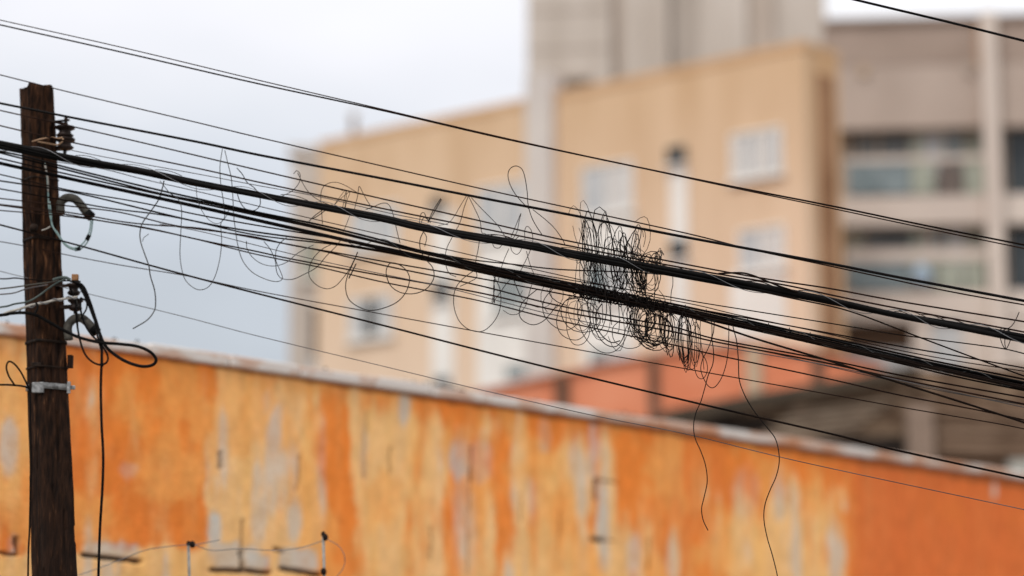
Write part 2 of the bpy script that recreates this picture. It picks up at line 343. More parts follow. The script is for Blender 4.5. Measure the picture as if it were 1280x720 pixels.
BM = dict(
    tan=mat('tan_render', (0.50, 0.325, 0.185), (0.59, 0.41, 0.26), 0.5, 0.92, 0.1, (2, 2, .35), lo=.3, hi=.6),
    tanside=mat('tan_side_render', (0.55, 0.34, 0.18), (0.66, 0.43, 0.25), 0.6, 0.92, 0.1, (1.2, 1.2, .2)),
    trim=mat('ochre_parapet', (0.50, 0.31, 0.17), (0.57, 0.37, 0.22), 0.8, 0.9),
    grey=mat('grey_beige_render', (0.44, 0.38, 0.33), (0.54, 0.48, 0.43), 0.5, 0.92, 0.1, (1.6, 1.6, .4)),
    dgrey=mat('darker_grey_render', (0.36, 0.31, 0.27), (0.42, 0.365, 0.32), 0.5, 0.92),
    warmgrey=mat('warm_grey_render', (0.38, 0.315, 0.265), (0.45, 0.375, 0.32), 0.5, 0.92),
    pil=mat('pilaster_render', (0.50, 0.45, 0.42), (0.56, 0.51, 0.47), 0.5, 0.9),
    white=mat('white_render', (0.66, 0.63, 0.59), (0.74, 0.71, 0.67), 0.7, 0.85),
    shade=mat('pale_blind', (0.50, 0.48, 0.46), (0.58, 0.56, 0.54), 4, 0.6),
    pale=mat('pale_grey_glass', (0.40, 0.41, 0.42), (0.50, 0.50, 0.50), 2, 0.35),
    blue=mat('blue_grey_glass', (0.13, 0.165, 0.175), (0.22, 0.26, 0.27), 1.5, 0.15),
    dark=mat('dark_glass', (0.025, 0.03, 0.035), (0.06, 0.07, 0.075), 1.5, 0.2),
    green=mat('green_glass', (0.25, 0.27, 0.22), (0.34, 0.35, 0.29), 1.2, 0.3),
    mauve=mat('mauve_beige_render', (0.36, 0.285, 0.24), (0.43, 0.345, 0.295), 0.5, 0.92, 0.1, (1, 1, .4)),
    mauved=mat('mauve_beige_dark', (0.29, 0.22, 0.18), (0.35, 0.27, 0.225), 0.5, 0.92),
    slab=mat('slab_render', (0.52, 0.44, 0.39), (0.60, 0.52, 0.46), 0.5, 0.9),
    smoke=mat('smoked_glass', (0.085, 0.09, 0.09), (0.15, 0.15, 0.145), 1.2, .3),
    brownglass=mat('brown_glass', (0.10, 0.075, 0.065), (0.16, 0.13, 0.11), 1.2, .3),
    brown=mat('brown_shaded_wall', (0.06, 0.035, 0.022), (0.11, 0.065, 0.04), 1, 0.9),
    salmon=mat('salmon_wall', (0.62, 0.20, 0.10), (0.70, 0.27, 0.15), 0.9, 0.9, 0.2),
    post=mat('brown_post', (0.10, 0.05, 0.03), (0.17, 0.09, 0.06), 2, 0.9),
    ppost=mat('pale_post', (0.42, 0.30, 0.20), (0.5, 0.38, 0.27), 2, 0.9),
)
HZ = at_y(1005, 50, 58).z
fade_up(BM['tan'], HZ * .55, HZ, (0.70, 0.55, 0.435), .72)  # tan facade turns paler towards the lower storeys
FA, FB = at_z(400, 177, HZ), at_z(1005, 50, HZ)
FF = Frame(FA, FB)
bl = empty('apartment_building', FF.pt(0, 0), 'tan apartment block with grey pilaster and white window bays behind the orange wall', 'building')
FL = FF.len
# right side face: find how far it goes back so that it ends at x=1052
def side_px(k): p = FF.pt(FL, 10, -k); d = p - CAM; return 640 + FPX * d.x / d.dot(FWD)
sd_ = 0.0
while side_px(sd_) < 1056 and sd_ < 40: sd_ += .05
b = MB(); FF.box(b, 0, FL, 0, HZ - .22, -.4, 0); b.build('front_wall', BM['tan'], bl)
b = MB(); FF.box(b, -.03, FL + .03, HZ - .22, HZ, -.45, .03); b.build('parapet', BM['trim'], bl)
b = MB(); FF.box(b, FL - .4, FL, 0, HZ - .22, -sd_, -.402); b.build('side_wall', BM['tanside'], bl)
b = MB(); FF.box(b, FL - .4, FL + .03, HZ - .22, HZ, -sd_, -.452); b.build('parapet', BM['tanside'], bl)
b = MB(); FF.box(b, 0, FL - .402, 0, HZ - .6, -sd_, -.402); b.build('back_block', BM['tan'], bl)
# thin browner strip laid on the far end of the side face
b = MB(); FF.box(b, FL - .01, FL + .03, 0, HZ - .7, -sd_ + .25, -sd_ + 1.0); b.build('end_strip', mat('brown_strip', (0.24, 0.12, 0.06), (0.36, 0.2, 0.11), .8, .9), bl)
u0, u1, _, _ = FF.rect(663, 100, 696, 480)
b = MB(); FF.box(b, u0, u1, 0, HZ + .55, -.3, .22); b.build('pilaster', BM['pil'], bl)
zb = FF.px(640, 480)[1] - 3
def bay(x0, x1, y0, y1, m='white', n=.05):
    b = MB(); FF.pbox(b, x0, y0, x1, y1, 0, n); return b.build('bay_panel', BM[m], bl)
bay(728, 794, 268, 520); bay(597, 660, 298, 520); bay(540, 567, 262, 520); bay(838, 860, 205, 420); bay(913, 982, 338, 420, 'white', .03)
window(FF, bl, 915, 163, 979, 222, 4, 'white', ['shade', 'pale', 'shade', 'pale'])
window(FF, bl, 925, 284, 983, 338, 2, 'white', ['pale', 'shade'])
window(FF, bl, 729, 205, 793, 268, 2, 'white', ['pale', 'shade'])
window(FF, bl, 733, 322, 790, 376, 2, 'white', ['blue', 'pale'], .05)
window(FF, bl, 738, 434, 790, 462, 2, 'white', ['blue', 'pale'], .05)
window(FF, bl, 598, 230, 660, 298, 2, 'white', ['pale', 'pale'])
window(FF, bl, 618, 338, 660, 392, 2, 'white', ['blue', 'blue'], .05)
window(FF, bl, 632, 454, 662, 478, 1, 'white', ['blue'], .05)
window(FF, bl, 440, 258, 500, 312, 2, 'white', ['pale', 'pale'])
window(FF, bl, 438, 370, 492, 424, 3, 'white', ['pale', 'dark', 'pale'])
for r_ in ((541, 247, 555, 264), (543, 354, 562, 374), (545, 472, 562, 486)): window(FF, bl, *r_, 1, 'dark', 'dark', .05)
for r_ in ((836, 184, 857, 206), (839, 300, 859, 324)): window(FF, bl, *r_, 1, 'dark', 'dark', .05)
b = MB(); p_ = FF.pt(FF.px(436, 160)[0], HZ, -.2); b.lathe(p_, [(.09, 0), (.09, .55), (.13, .57), (.13, .68), (.04, .72)], 10); b.build('vent_pipe', BM['warmgrey'], bl)
# left rear wing
WY = FF.pt(0, 0).y + 1.5
LWF = Frame(Vector((at_y(363, 300, WY).x, WY, 0)), Vector((at_y(410, 300, WY).x, WY, 0)))
lw = empty('apartment_wing', LWF.pt(0, 0), 'narrow grey beige rear wing at the left end of the tan block', 'building')
zt = at_y(380, 193, WY).z
b = MB(); LWF.box(b, 0, LWF.len + .6, 0, zt, -5, 0); b.build('wall', BM['grey'], lw)
b = MB(); LWF.box(b, -.1, LWF.len + .6, zt, zt + .25, -5.1, .12); b.build('parapet', BM['pil'], lw)
window(LWF, lw, 376, 300, 402, 350, 1, 'white', ['green'])
b = MB(); LWF.pbox(b, 389, 384, 404, 446, 0, .06); b.build('doorway', BM['brown'], lw)
b = MB(); LWF.pbox(b, 386, 446, 404, 470, 0, .06); b.build('planter', BM['pale'], lw)

# ------------------------------------------------------------------ grey tower behind
TY = 74.0
TF = Frame(Vector((at_y(659, 60, TY).x, TY, 0)), Vector((at_y(1032, 60, TY - 1.2).x, TY - 1.2, 0)))
tw = empty('tower_block', TF.pt(0, 0), 'tall grey beige tower rising behind the tan apartment block', 'building')
zt = at_y(800, -160, TY).z
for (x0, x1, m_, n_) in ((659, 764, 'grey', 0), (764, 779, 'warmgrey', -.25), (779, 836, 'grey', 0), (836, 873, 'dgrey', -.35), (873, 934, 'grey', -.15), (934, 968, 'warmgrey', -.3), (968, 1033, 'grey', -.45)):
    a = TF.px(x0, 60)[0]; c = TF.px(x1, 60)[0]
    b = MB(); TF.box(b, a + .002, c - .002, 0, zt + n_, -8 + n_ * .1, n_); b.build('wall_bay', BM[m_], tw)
for i, y_ in enumerate((12, 60)):
    b = MB(); a, c, z0, z1 = TF.rect(660, y_, 763, y_ + 1.6); TF.box(b, a, c, z0, z1, .0, .03); b.build('joint_line', BM['warmgrey'], tw)
b = MB(); a, c, z0, z1 = TF.rect(690, 97, 738, 103); TF.box(b, a, c, z0, z1, 0, .4); b.build('canopy', BM['warmgrey'], tw)

# ------------------------------------------------------------------ mauve building at the right with balconies
BY = 63.0
RF = Frame(Vector((at_y(1042, 100, BY).x, BY, 0)), Vector((at_y(1420, 100, BY).x, BY - .8, 0)))
rb = empty('balcony_building', RF.pt(0, 0), 'mauve beige building with stacked glazed balconies at the right edge', 'building')
def rpart(name, m, x0, y0, x1, y1, n0, n1, parent=None):
    b = MB(); RF.pbox(b, x0, y0, x1, y1, n0, n1); return b.build(name, BM[m] if isinstance(m, str) else m, parent or rb)
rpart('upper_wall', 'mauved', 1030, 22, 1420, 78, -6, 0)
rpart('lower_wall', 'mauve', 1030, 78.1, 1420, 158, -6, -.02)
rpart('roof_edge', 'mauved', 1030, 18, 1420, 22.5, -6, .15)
rpart('balcony_slab', 'slab', 1030, 243, 1420, 279, -2.2, .02)
rpart('balcony_slab', 'slab', 1030, 363, 1420, 400, -2.2, .02)
rpart('back_wall', 'warmgrey', 1030, 150, 1420, 520, -6, -.61)
rpart('ground_floor_wall', 'slab', 1142, 400.2, 1166, 520, -2.2, -.03)
rpart('ground_floor_wall', 'pale', 1166.2, 400.2, 1205, 520, -2.2, -.1)
rpart('ground_floor_wall', 'slab', 1205.2, 400.2, 1420, 520, -2.2, -.03)
rpart('dark_recess', 'brown', 1050, 400.2, 1140, 438, -2.2, -.4)
rpart('ground_floor_wall', 'pale', 1050, 438.3, 1141, 520, -2.2, -.2)
p = rpart('pillar', 'slab', 1234, 14, 1254, 520, -.3, .35)
rpart('rust_stain', mat('rust_stain', (.33, .2, .11), (.4, .27, .19), 2, .9), 1219, 30, 1227, 85, -.01, .012)
rpart('wall_lamp', 'ppost', 1076, 82, 1084, 94, -.02, .1)
rpart('wall_lamp', 'warmgrey', 1208, 78, 1216, 92, -.02, .1)
for (ya, yb, cols) in ((159, 243, [(1060, 1070, 'dark'), (1071, 1096, 'smoke'), (1097, 1138, 'smoke'), (1152, 1180, 'pale'), (1181, 1204, 'blue'), (1205, 1231, 'green'), (1256, 1300, 'dark')]),
                       (280, 363, [(1062, 1078, 'green'), (1079, 1140, 'smoke'), (1155, 1166, 'shade'), (1167, 1182, 'blue'), (1183, 1206, 'pale'), (1207, 1233, 'green'), (1258, 1300, 'dark')])):
    for (x0, x1, m_) in cols:
        b = MB(); u0, u1, z0, z1 = RF.rect(x0, ya, x1, yb, -.5); RF.box(b, u0 + .01, u1 - .01, z0 - .3, z1 + .3, -.6, -.5)
        g_ = b.build('glass_door', BM[m_], rb)
        for xx in (x0, x1): b = MB(); u = RF.px(xx, ya, -.5)[0]; RF.box(b, u - .02, u + .02, z0 - .3, z1 + .3, -.498, -.46); b.build('frame', BM['ppost'], g_)
    rm = ya + 36 if ya < 200 else ya + 31
    r_ = rpart('railing', 'slab', 1058, rm, 1233, rm + (7 if ya < 200 else 15), -.12, -.02)
    for i, (x0, x1, m_) in enumerate(((1060, 1074, 'blue'), (1075, 1100, 'blue'), (1101, 1137, 'blue'), (1139, 1168, 'green'), (1172, 1203, 'brownglass' if ya < 200 else 'green'), (1206, 1231, 'green'))):
        b = MB(); RF.pbox(b, x0, rm + (9 if ya < 200 else 17), x1, yb - 1, -.1, -.05); b.build('railing_panel', BM[m_], r_)
    rpart('post', 'green', 1140, ya + 1, 1152, yb, -.49, -.4)
b = MB(); b.v = []; c = RF.pt(*RF.px(1152, 343, .0), -.0)
b.lathe(c - Vector((0, 0, .35)), [(.1, 0), (.22, .1), (.28, .3), (.2, .5), (.06, .62)], 12)
o = b.build('laundry_bundle', mat('pale_blue_cloth', (.25, .34, .45), (.38, .46, .55), 6, .9)); tag(o, 'pale blue cloth bundle hung over the lower balcony railing', 'laundry')

# ------------------------------------------------------------------ salmon gabled building and brown shed behind the wall
SY = 50.0
def poly_prism(name, pts, Y, depth, m, parent):
    b = MB(); n = len(pts); fr = [at_y(x, y, Y) for x, y in pts]
    b.v = fr + [p + Vector((0, depth, 0)) for p in fr]
    b.f = [list(range(n)), list(range(2 * n - 1, n - 1, -1))] + [[i, i + n, (i + 1) % n + n, (i + 1) % n] for i in range(n)]
    return b.build(name, m, parent)
sb = empty('salmon_building', at_y(830, 500, SY) * 1.0, 'low salmon red gabled building with dark posts just above the orange wall', 'building')
sb.location.z = 0
poly_prism('gable_wall', [(560, 640), (560, 499), (600, 489), (760, 455), (830, 441), (930, 430), (1000, 437), (1104, 460), (1104, 640)], SY, 6, BM['salmon'], sb)
poly_prism('ridge_cap', [(560, 496.5), (600, 486.5), (760, 452), (830, 438), (930, 427), (1000, 434), (1106, 457), (1106, 460.5), (1000, 437.5), (930, 430.5), (830, 441.5), (760, 455.5), (600, 489.5), (560, 499.5)], SY - .12, 6.2, mat('terracotta_cap', (.55, .2, .11), (.64, .28, .17), 2, .9), sb)
for (x0, x1, ya, m_) in ((694, 711, 470, 'post'), (812, 823, 446, 'post'), (934, 952, 433, 'ppost'), (1018, 1029, 443, 'post')):
    b = MB(); b_ = at_y(x0, 560, SY - .15); t_ = at_y(x1, ya, SY - .15); z0 = at_y(x0, 640, SY).z
    b.hexa([(b_.x, SY - .12, 0), (t_.x, SY - .12, 0), (t_.x, SY - .002, 0), (b_.x, SY - .002, 0), (b_.x, SY - .12, t_.z), (t_.x, SY - .12, t_.z), (t_.x, SY - .002, t_.z), (b_.x, SY - .002, t_.z)])
    b.build('post', BM[m_], sb)
HY = 45.0
sh = empty('shed', Vector((at_y(1100, 500, HY).x, HY, 0)), 'grimy brown shed with a sloping dark eave and concrete column at the lower right', 'shed')
st = mat('grimy_masonry', (.07, .038, .022), (.36, .24, .16), 1.8, .95, .5, (1, 1, 2.2), 7, c3=(.17, .115, .075))
poly_prism('wall', [(836, 700), (836, 519), (960, 497), (1085, 473), (1150, 462), (1420, 452), (1420, 700)], HY, 5, st, sh)
poly_prism('eave_beam', [(800, 528), (836, 512), (960, 489), (1085, 467), (1150, 456), (1150, 465), (1085, 482), (960, 506), (836, 531), (800, 540)], HY - .35, .34, mat('dark_eave', (.035, .026, .018), (.075, .055, .038), 2, .95), sh)
for (x0, y0, x1, y1, m_, nm) in ((838, 521, 965, 556, 'dark', 'opening'), (1025, 545, 1130, 575, 'dark', 'opening'), (1175, 562, 1215, 576, 'brown', 'opening'), (1226, 570, 1246, 584, 'brown', 'opening')):
    b = MB(); c = at_y((x0 + x1) / 2, (y0 + y1) / 2, HY); wd_ = abs(at_y(x1, y0, HY).x - at_y(x0, y0, HY).x); h_ = abs(at_y(x0, y0, HY).z - at_y(x0, y1, HY).z)
    b.box((c.x, HY - .02, c.z), wd_, .036, h_); b.build(nm, BM['brown'] if m_ == 'brown' else mat('opening_dark', (.012, .008, .006), (.025, .016, .012), 2, .95), sh)
for (x0, x1, ya, c_) in ((1134, 1166, 505, (.21, .15, .115)), (1262, 1290, 575, (.3, .29, .26))):
    a, c = at_y(x0, ya, HY - .3), at_y(x1, ya, HY - .3)
    b = MB(); b.box(((a.x + c.x) / 2, HY - .18, a.z / 2), c.x - a.x, .35, a.z)
    b.build('column', mat('column_render', c_, tuple(v * 1.3 for v in c_), 1.5, .9), sh)
for i in range(7):                                         # courses and planks stacked against the wall
    y_ = 506 + i * 10 + random.uniform(-2, 2); a, c = at_y(1172 - 20 * (i % 2), y_, HY), at_y(1420, y_ + 4, HY)
    b = MB(); b.hexa([(a.x, HY - .14, a.z - .09), (c.x, HY - .14, c.z - .09), (c.x, HY - .002, c.z - .09), (a.x, HY - .002, a.z - .09), (a.x, HY - .14, a.z), (c.x, HY - .14, c.z), (c.x, HY - .002, c.z), (a.x, HY - .002, a.z)])
    b.build('ledge', mat('ledge', *(((.18, .115, .075), (.29, .2, .14)) if i % 2 else ((.11, .062, .038), (.18, .11, .072))), 1.5, .95), sh)
for i in range(5):
    y_ = 516 + i * 9; x0 = 985 - i * 12; a, c = at_y(x0, y_, HY), at_y(x0 + 130, y_ - 16, HY)
    b = MB(); b.hexa([(a.x, HY - .1, a.z - .06), (c.x, HY - .1, c.z - .06), (c.x, HY - .002, c.z - .06), (a.x, HY - .002, a.z - .06), (a.x, HY - .1, a.z), (c.x, HY - .1, c.z), (c.x, HY - .002, c.z), (a.x, HY - .002, a.z)])
    b.build('plank', mat('grey_plank', (.18, .13, .095), (.32, .245, .18), 2, .95), sh)

# ------------------------------------------------------------------ low wall (top just under the frame) carrying the electric fence rods
LY = 15.15
zl = at_y(300, 742, LY).z
b = MB(); b.box((0, LY + .1, zl / 2), 26, .2, zl)
tag(b.build('boundary_wall', mat('low_wall_render', (.35, .32, .28), (.45, .42, .37), 2, .9, .2), bevel=.01), 'low plain rendered wall in front of the orange wall', 'wall')
def fence_rod(px, ytop, kn, label):
    p = at_y(px, ytop, LY); q = at_y(px + 2, 742, LY)
    r = empty('fence_rod', Vector((q.x, q.y, zl)), label, 'fence rod', 'electric fence rods')
    a = MB(); a.tube([Vector((q.x, LY, zl - .02)), Vector((p.x, LY, p.z))], .0095, 8); a.build('rod', M['pale'], r)
    for (kx, ky) in kn:
        c = at_y(kx, ky, LY - .02); a = MB(); a.lathe(c - Vector((.014, 0, 0)), [(.006, 0), (.021, .004), (.024, .014), (.019, .024), (.008, .03)], 12, Vector((1, -.4, .2))); a.build('insulator', M['iron'], r)
    a = MB(); a.lathe(Vector((p.x, LY, p.z - .01)), [(.012, 0), (.013, .02), (.004, .03)], 8); a.build('cap', M['iron'], r)
fence_rod(235.5, 680, [(241, 681)], 'short pale metal rod with round insulator, the one nearer the wooden pole')
fence_rod(404, 668, [(407, 672), (405, 715)], 'short pale metal rod with two insulators, the one farther from the pole')
def fwire(name, pts, D, rpx, m, label, cat='wire', group=None, sub=8):
    P = catmull([at_y(x, y, D) for x, y in pts], sub); a = MB(); a.tube(P, rpx * D * PXM, 6)
    return tag(a.build(name, m), label, cat, group)
fwire('fence_wire', [(60, 730), (110, 715), (150, 700), (185, 687), (232, 681), (243, 681), (275, 675)], LY - .03, .5, M['steel_wire'], 'thin fence wire rising from the pole to the nearer fence rod')
fwire('fence_wire', [(243, 681), (265, 688), (300, 686), (345, 688), (378, 684), (403, 676)], LY - .04, .5, M['steel_wire'], 'thin fence wire sagging between the two short fence rods')
fwire('fence_wire', [(409, 674), (424, 683), (431, 697), (428, 712), (415, 726)], LY - .03, .45, M['steel_wire'], 'thin fence wire curling down right of the farther fence rod')

# ------------------------------------------------------------------ the wooden pole
PY_ = 14.25
def pd(y): return at_y(55, y, PY_).dot(FWD) - CAM.dot(FWD)
ptop, pbot = at_y(45.5, 110, PY_), at_y(68.5, 720, PY_)
axis = (ptop - pbot).normalized(); base = pbot + axis * (-(pbot.z) / axis.z)
pole = empty('utility_pole', base, 'dark weathered square timber utility pole at the left', 'pole')
H = (ptop - base).length
def half(z):     # half diagonal-ish width at height z (m)
    wt = 21.5 * pd(110) * PXM; wb = 28.5 * pd(720) * PXM
    return wt + (wb - wt) * (ptop.z - z) / (ptop.z - pbot.z)
b = MB(); b.smooth = False; rings = 340; SEG = 64; rotz = R(36)
fade_up(M['wood'], pbot.z - .3, pbot.z + 1.9, (0.014, 0.008, 0.006), .8)   # creosote-dark lower down
def rsq(th):      # rounded square profile radius (half width 1)
    c_, s_ = abs(math.cos(th)), abs(math.sin(th)); return min(1.0 / max(c_, s_), 1.28)
mxp = max(abs(rsq(2 * math.pi * k / 280) * math.cos(2 * math.pi * k / 280 + rotz)) for k in range(280))
for i in range(rings):
    t = i / (rings - 1); c = base + axis * (H * t); hw = half(c.z) / mxp
    for k in range(SEG):
        th = 2 * math.pi * k / SEG; r_ = rsq(th) * hw
        q = Vector((math.cos(th) * 3, math.sin(th) * 3, c.z * .6)); gr = mnoise.noise(q * 2.3) * .006 + mnoise.noise(Vector((q.x * 6, q.y * 6, c.z * .9))) * .004
        gr += mnoise.noise(Vector((q.x * 3, q.y * 3, c.z * 7))) * .0025
        ck = mnoise.noise(Vector((q.x * 3.2, q.y * 3.2, c.z * .45 + 5))); gr -= .012 * max(0, min(1, (abs(ck) < .035) * 1.0)) 
        gr -= .014 * max(0, mnoise.noise(Vector((q.x * 1.5, q.y * 1.5, c.z * 2.2 + 9))) - .45)
        zz = 0
        if i >= rings - 1: zz = .028 * mnoise.noise(Vector((math.cos(th) * 2, math.sin(th) * 2, 3))) - (.012 if math.cos(th + rotz) < -.3 else 0)
        b.v.append(c + Vector((math.cos(th + rotz), math.sin(th + rotz), 0)) * (r_ + gr) + Vector((0, 0, zz)))
for i in range(rings - 1):
    for k in range(SEG):
        k2 = (k + 1) % SEG; b.f.append([i * SEG + k, i * SEG + k2, (i + 1) * SEG + k2, (i + 1) * SEG + k])
b.v.append(ptop + Vector((0, 0, .0))); ci = len(b.v) - 1
for k in range(SEG): b.f.append([(rings - 1) * SEG + k, (rings - 1) * SEG + (k + 1) % SEG, ci])
post = b.build('post', M['wood'], pole)
for p in post.data.polygons: p.use_smooth = True
def pole_c(y): t = (y - 110) / 610.0; return at_y(45.5 + 23 * t, y, PY_)
def band(name, y, hpx, m, extra=1.03):
    c = pole_c(y); hw = half(c.z) / mxp; hh = hpx * pd(y) * PXM; b = MB(); b.smooth = True; n = SEG
    for zz, rr in ((-hh / 2, 1.0), (-hh / 2, extra), (hh / 2, extra), (hh / 2, 1.0)):
        for k in range(n):
            th = 2 * math.pi * k / n; r_ = rsq(th) * hw * rr + .004
            b.v.append(c + Vector((math.cos(th + rotz), math.sin(th + rotz), 0)) * r_ + Vector((0, 0, zz)))
    for i in range(3):
        for k in range(n): b.f.append([i * n + k, i * n + (k + 1) % n, (i + 1) * n + (k + 1) % n, (i + 1) * n + k])
    return b.build(name, m, pole)
sbnd = band('steel_band', 485, 7.5, M['galv'], 1.05)
band('wire_band', 429, 3.5, M['iron']); band('wire_band', 461, 2, M['iron']); band('wire_band', 301, 3, M['iron'], 1.02); band('wire_band', 226, 2, M['iron'], 1.02)
def pbox(name, x0, y0, x1, y1, dd, th, m, parent):       # small fitting on the pole, dd = metres in front of its axis
    D = pd((y0 + y1) / 2) - dd; a = at((x0 + x1) / 2, (y0 + y1) / 2, D); b = MB()
    b.box(a, (x1 - x0) * D * PXM, th, (y1 - y0) * D * PXM); return b.build(name, m, parent, bevel=.003)
pbox('buckle', 40, 478, 55, 491, .125, .02, M['galv'], sbnd); pbox('bolt', 84, 477, 88, 492, .07, .03, M['galv'], sbnd); pbox('bolt_end', 88, 482, 94, 487, .05, .015, M['galv'], sbnd)
pbox('bolt', 36, 479, 40, 491, .11, .02, M['iron'], sbnd)
pbox('nail_plate', 39, 453, 52, 458, .125, .012, M['iron'], pole)
pbox('side_plate', 85, 444, 91, 460, .04, .05, M['wood'], pole)
b = MB(); b.lathe(at(42, 285, pd(285) - .16), [(.004, -.03), (.02, -.02), (.026, 0), (.02, .02), (.004, .03)], 12, Vector((.6, 0, 1))); b.build('junction_knob', M['iron'], pole)
b = MB(); b.tube(catmull([at(38, 265, pd(265) - .125), at(39, 275, pd(275) - .14), at(42, 284, pd(284) - .15)], 5), .005); b.build('lead', M['wire'], pole)
# upper insulator rack
D1 = pd(165) - .03; s1 = D1 * PXM
rack = MB(); rack.box(at(72, 153, D1 + .01), 26 * s1, .03, 2.2 * s1, Matrix.Rotation(R(12), 3, 'Y')); rack.box(at(77, 151, D1), 20 * s1, .025, 1.6 * s1, Matrix.Rotation(R(-6), 3, 'Y'))
rack.box(at(72, 187, D1 + .01), 24 * s1, .03, 2.0 * s1, None); rack.build('bracket', M['iron'], pole)
b = MB(); b.lathe(at(81, 192, D1), [(.011, 0), (.011, 48 * s1), (.004, 49 * s1)], 10); b.build('pin', M['iron'], pole)
def insul(px, py, k, D):
    s_ = D * PXM; b = MB(); b.lathe(at(px, py, D), [(4 * s_ * k, 0), (9 * s_ * k, 1.5 * s_), (11 * s_ * k, 4 * s_), (8 * s_ * k, 6.5 * s_), (7 * s_ * k, 9 * s_), (9 * s_ * k, 11 * s_), (12.2 * s_ * k, 12.5 * s_), (12.2 * s_ * k, 15 * s_), (6 * s_ * k, 16 * s_)], 20)
    return b.build('insulator', M['porcelain'], pole)
insul(81, 173, 1, D1); insul(81, 188, 1.02, D1 + .001)
b = MB(); b.tube(catmull([at(40, 177, D1 - .15), at(50, 174, D1 - .12), at(62, 172, D1 - .08), at(72, 173, D1 - .055), at(78, 172, D1 - .05)], 6), .0045); b.tube(catmull([at(47, 177, D1 - .13), at(58, 179, D1 - .1), at(70, 181, D1 - .06), at(77, 178, D1 - .055), at(79, 173, D1 - .05)], 6), .0045)
b.build('tie_wire', M['copper'], pole)
# lower rack
D2 = pd(368) - .06; s2 = D2 * PXM
b = MB(); b.box(at(94, 347, D2), 8 * s2, .035, 8 * s2); b.build('bolt_head', M['rust_brown'], pole, bevel=.004)
b = MB(); b.lathe(at(94, 353, D2), [(5 * s2, 0), (7 * s2, .6 * s2), (7 * s2, 1.6 * s2), (3 * s2, 2 * s2)], 12); b.lathe(at(94, 392, D2), [(2.2 * s2, 0), (2.2 * s2, 40 * s2)], 10); b.build('pin', M['iron'], pole)
insul(92, 370, .75, D2); insul(94, 389, .8, D2 + .001)
b = MB(); b.box(at(80, 384, D2 + .02), 26 * s2, .04, 4 * s2, Matrix.Rotation(R(-4), 3, 'Y')); b.box(at(80, 357, D2 + .02), 26 * s2, .03, 3 * s2); b.build('bracket', M['iron'], pole)
# curved conduits
for i, (pts, lab) in enumerate((([(76, 268), (76, 254), (83, 247.5), (93, 248.5), (101, 256), (107, 264), (113, 270)], 0), ([(86, 425), (85, 408), (92, 399), (101, 397.5), (108, 402), (114, 408), (120, 414)], 0))):
    P = catmull([at(x, y, pd(y) - .06) for x, y in pts], 8); b = MB(); b.tube(P, 5.4 * pd(300) * PXM, 14)
    c = b.build('conduit', M['conduit'], pole)
    b = MB(); b.tube([P[-1] - (P[-1] - P[-4]).normalized() * .03, P[-1] + (P[-1] - P[-4]).normalized() * .012], 6 * pd(300) * PXM, 14); b.build('conduit_mouth', M['tape'], c)

# ------------------------------------------------------------------ leads and cables tied at the pole
def pcable(name, pts, rpx, m, label, off=.16, group=None, cat='cable', sub=9):
    n = len(pts); P = []
    for i, p in enumerate(pts):
        x, y = p[0], p[1]; o_ = p[2] if len(p) > 2 else off
        P.append(at(x, y, pd(min(max(y, 100), 720)) - o_))
    P = catmull(P, sub); a = MB(); a.tube(P, rpx * 15 * PXM, 8)
    return tag(a.build(name, m), label, cat, group)
def dup_off(pts, dx, dy): return [(p[0] + dx, p[1] + dy) + tuple(p[2:]) for p in pts]
g1 = [(56, 204, .15), (59, 222, .15), (60, 240, .15), (61, 258, .15), (63, 272, .155), (67, 285, .15), (74, 296, .13), (82, 307, .1), (92, 312, .08), (101, 311, .06), (109, 303, .06), (114, 290, .06), (116, 274, .06)]
o = pcable('lead_wire', g1, .9, M['teal'], 'pale teal wire looping down the pole and up into the curved conduit')
o = pcable('lead_wire', [(62, 252, .15), (64, 268, .155), (65, 282, .15), (72, 291, .13), (80, 303, .1), (90, 309.5, .085), (99, 308, .07), (107, 300, .07), (112, 288, .07), (114, 272, .07)], .9, M['teal'], 'second shorter teal wire running inside the loop below the upper conduit')
pcable('lead_wire', [(52, 288, .155), (58, 286, .155), (63, 283, .155)], .9, M['pale'], 'short pale wire stub on the pole beside the dark knob')
pcable('lead_wire', [(56, 205, .152), (58, 214, .152), (60, 226, .152), (60, 240, .153)], 1.0, M['pale'], 'short white wire end running down the pole face')
for (x, y, l_b) in ((97, 311, 'black tape wrapped round the bottom of the teal wire loop'), (110, 297, 'black tape wrapped round the rising side of the teal wire loop')):
    b = MB(); q = at(x, y, pd(y) - .065); dv = Vector((1, 0, .15)) if x < 100 else Vector((.45, 0, 1)); b.tube([q - dv.normalized() * .017, q + dv.normalized() * .017], .013, 10)
    tag(b.build('tape_wrap', M['tape']), l_b, 'tape')
thick = [(-90, 402, .22), (0, 394, .2), (12, 392, .19), (30, 391, .18), (45, 394, .175), (62, 403, .17), (80, 413, .15), (100, 422, .14), (125, 428, .14), (150, 430, .14), (172, 433, .14), (188, 440, .14), (195, 449, .14), (191, 456, .14), (178, 458, .14), (160, 453, .14), (143, 443, .14), (131, 431, .14), (124, 415, .13), (118, 398, .12), (111, 380, .11), (103, 363, .1), (96, 354, .1)]
pcable('drop_cable', thick, 1.9, M['cable'], 'thick black cable crossing the pole and making the wide flat loop at its right')
pcable('drop_cable', [(93, 352, .11), (104, 358, .11), (112, 376, .115), (118, 394, .12), (124, 414, .13), (127, 432, .13), (127, 452, .12), (126, 485, .1), (127, 530, .1), (129, 570, .1), (128, 610, .1), (125, 660, .1), (123, 720, .1), (122, 760, .1), (122, 1100, .1)], 1.6, M['cable'], 'black cable hanging straight down right of the pole')
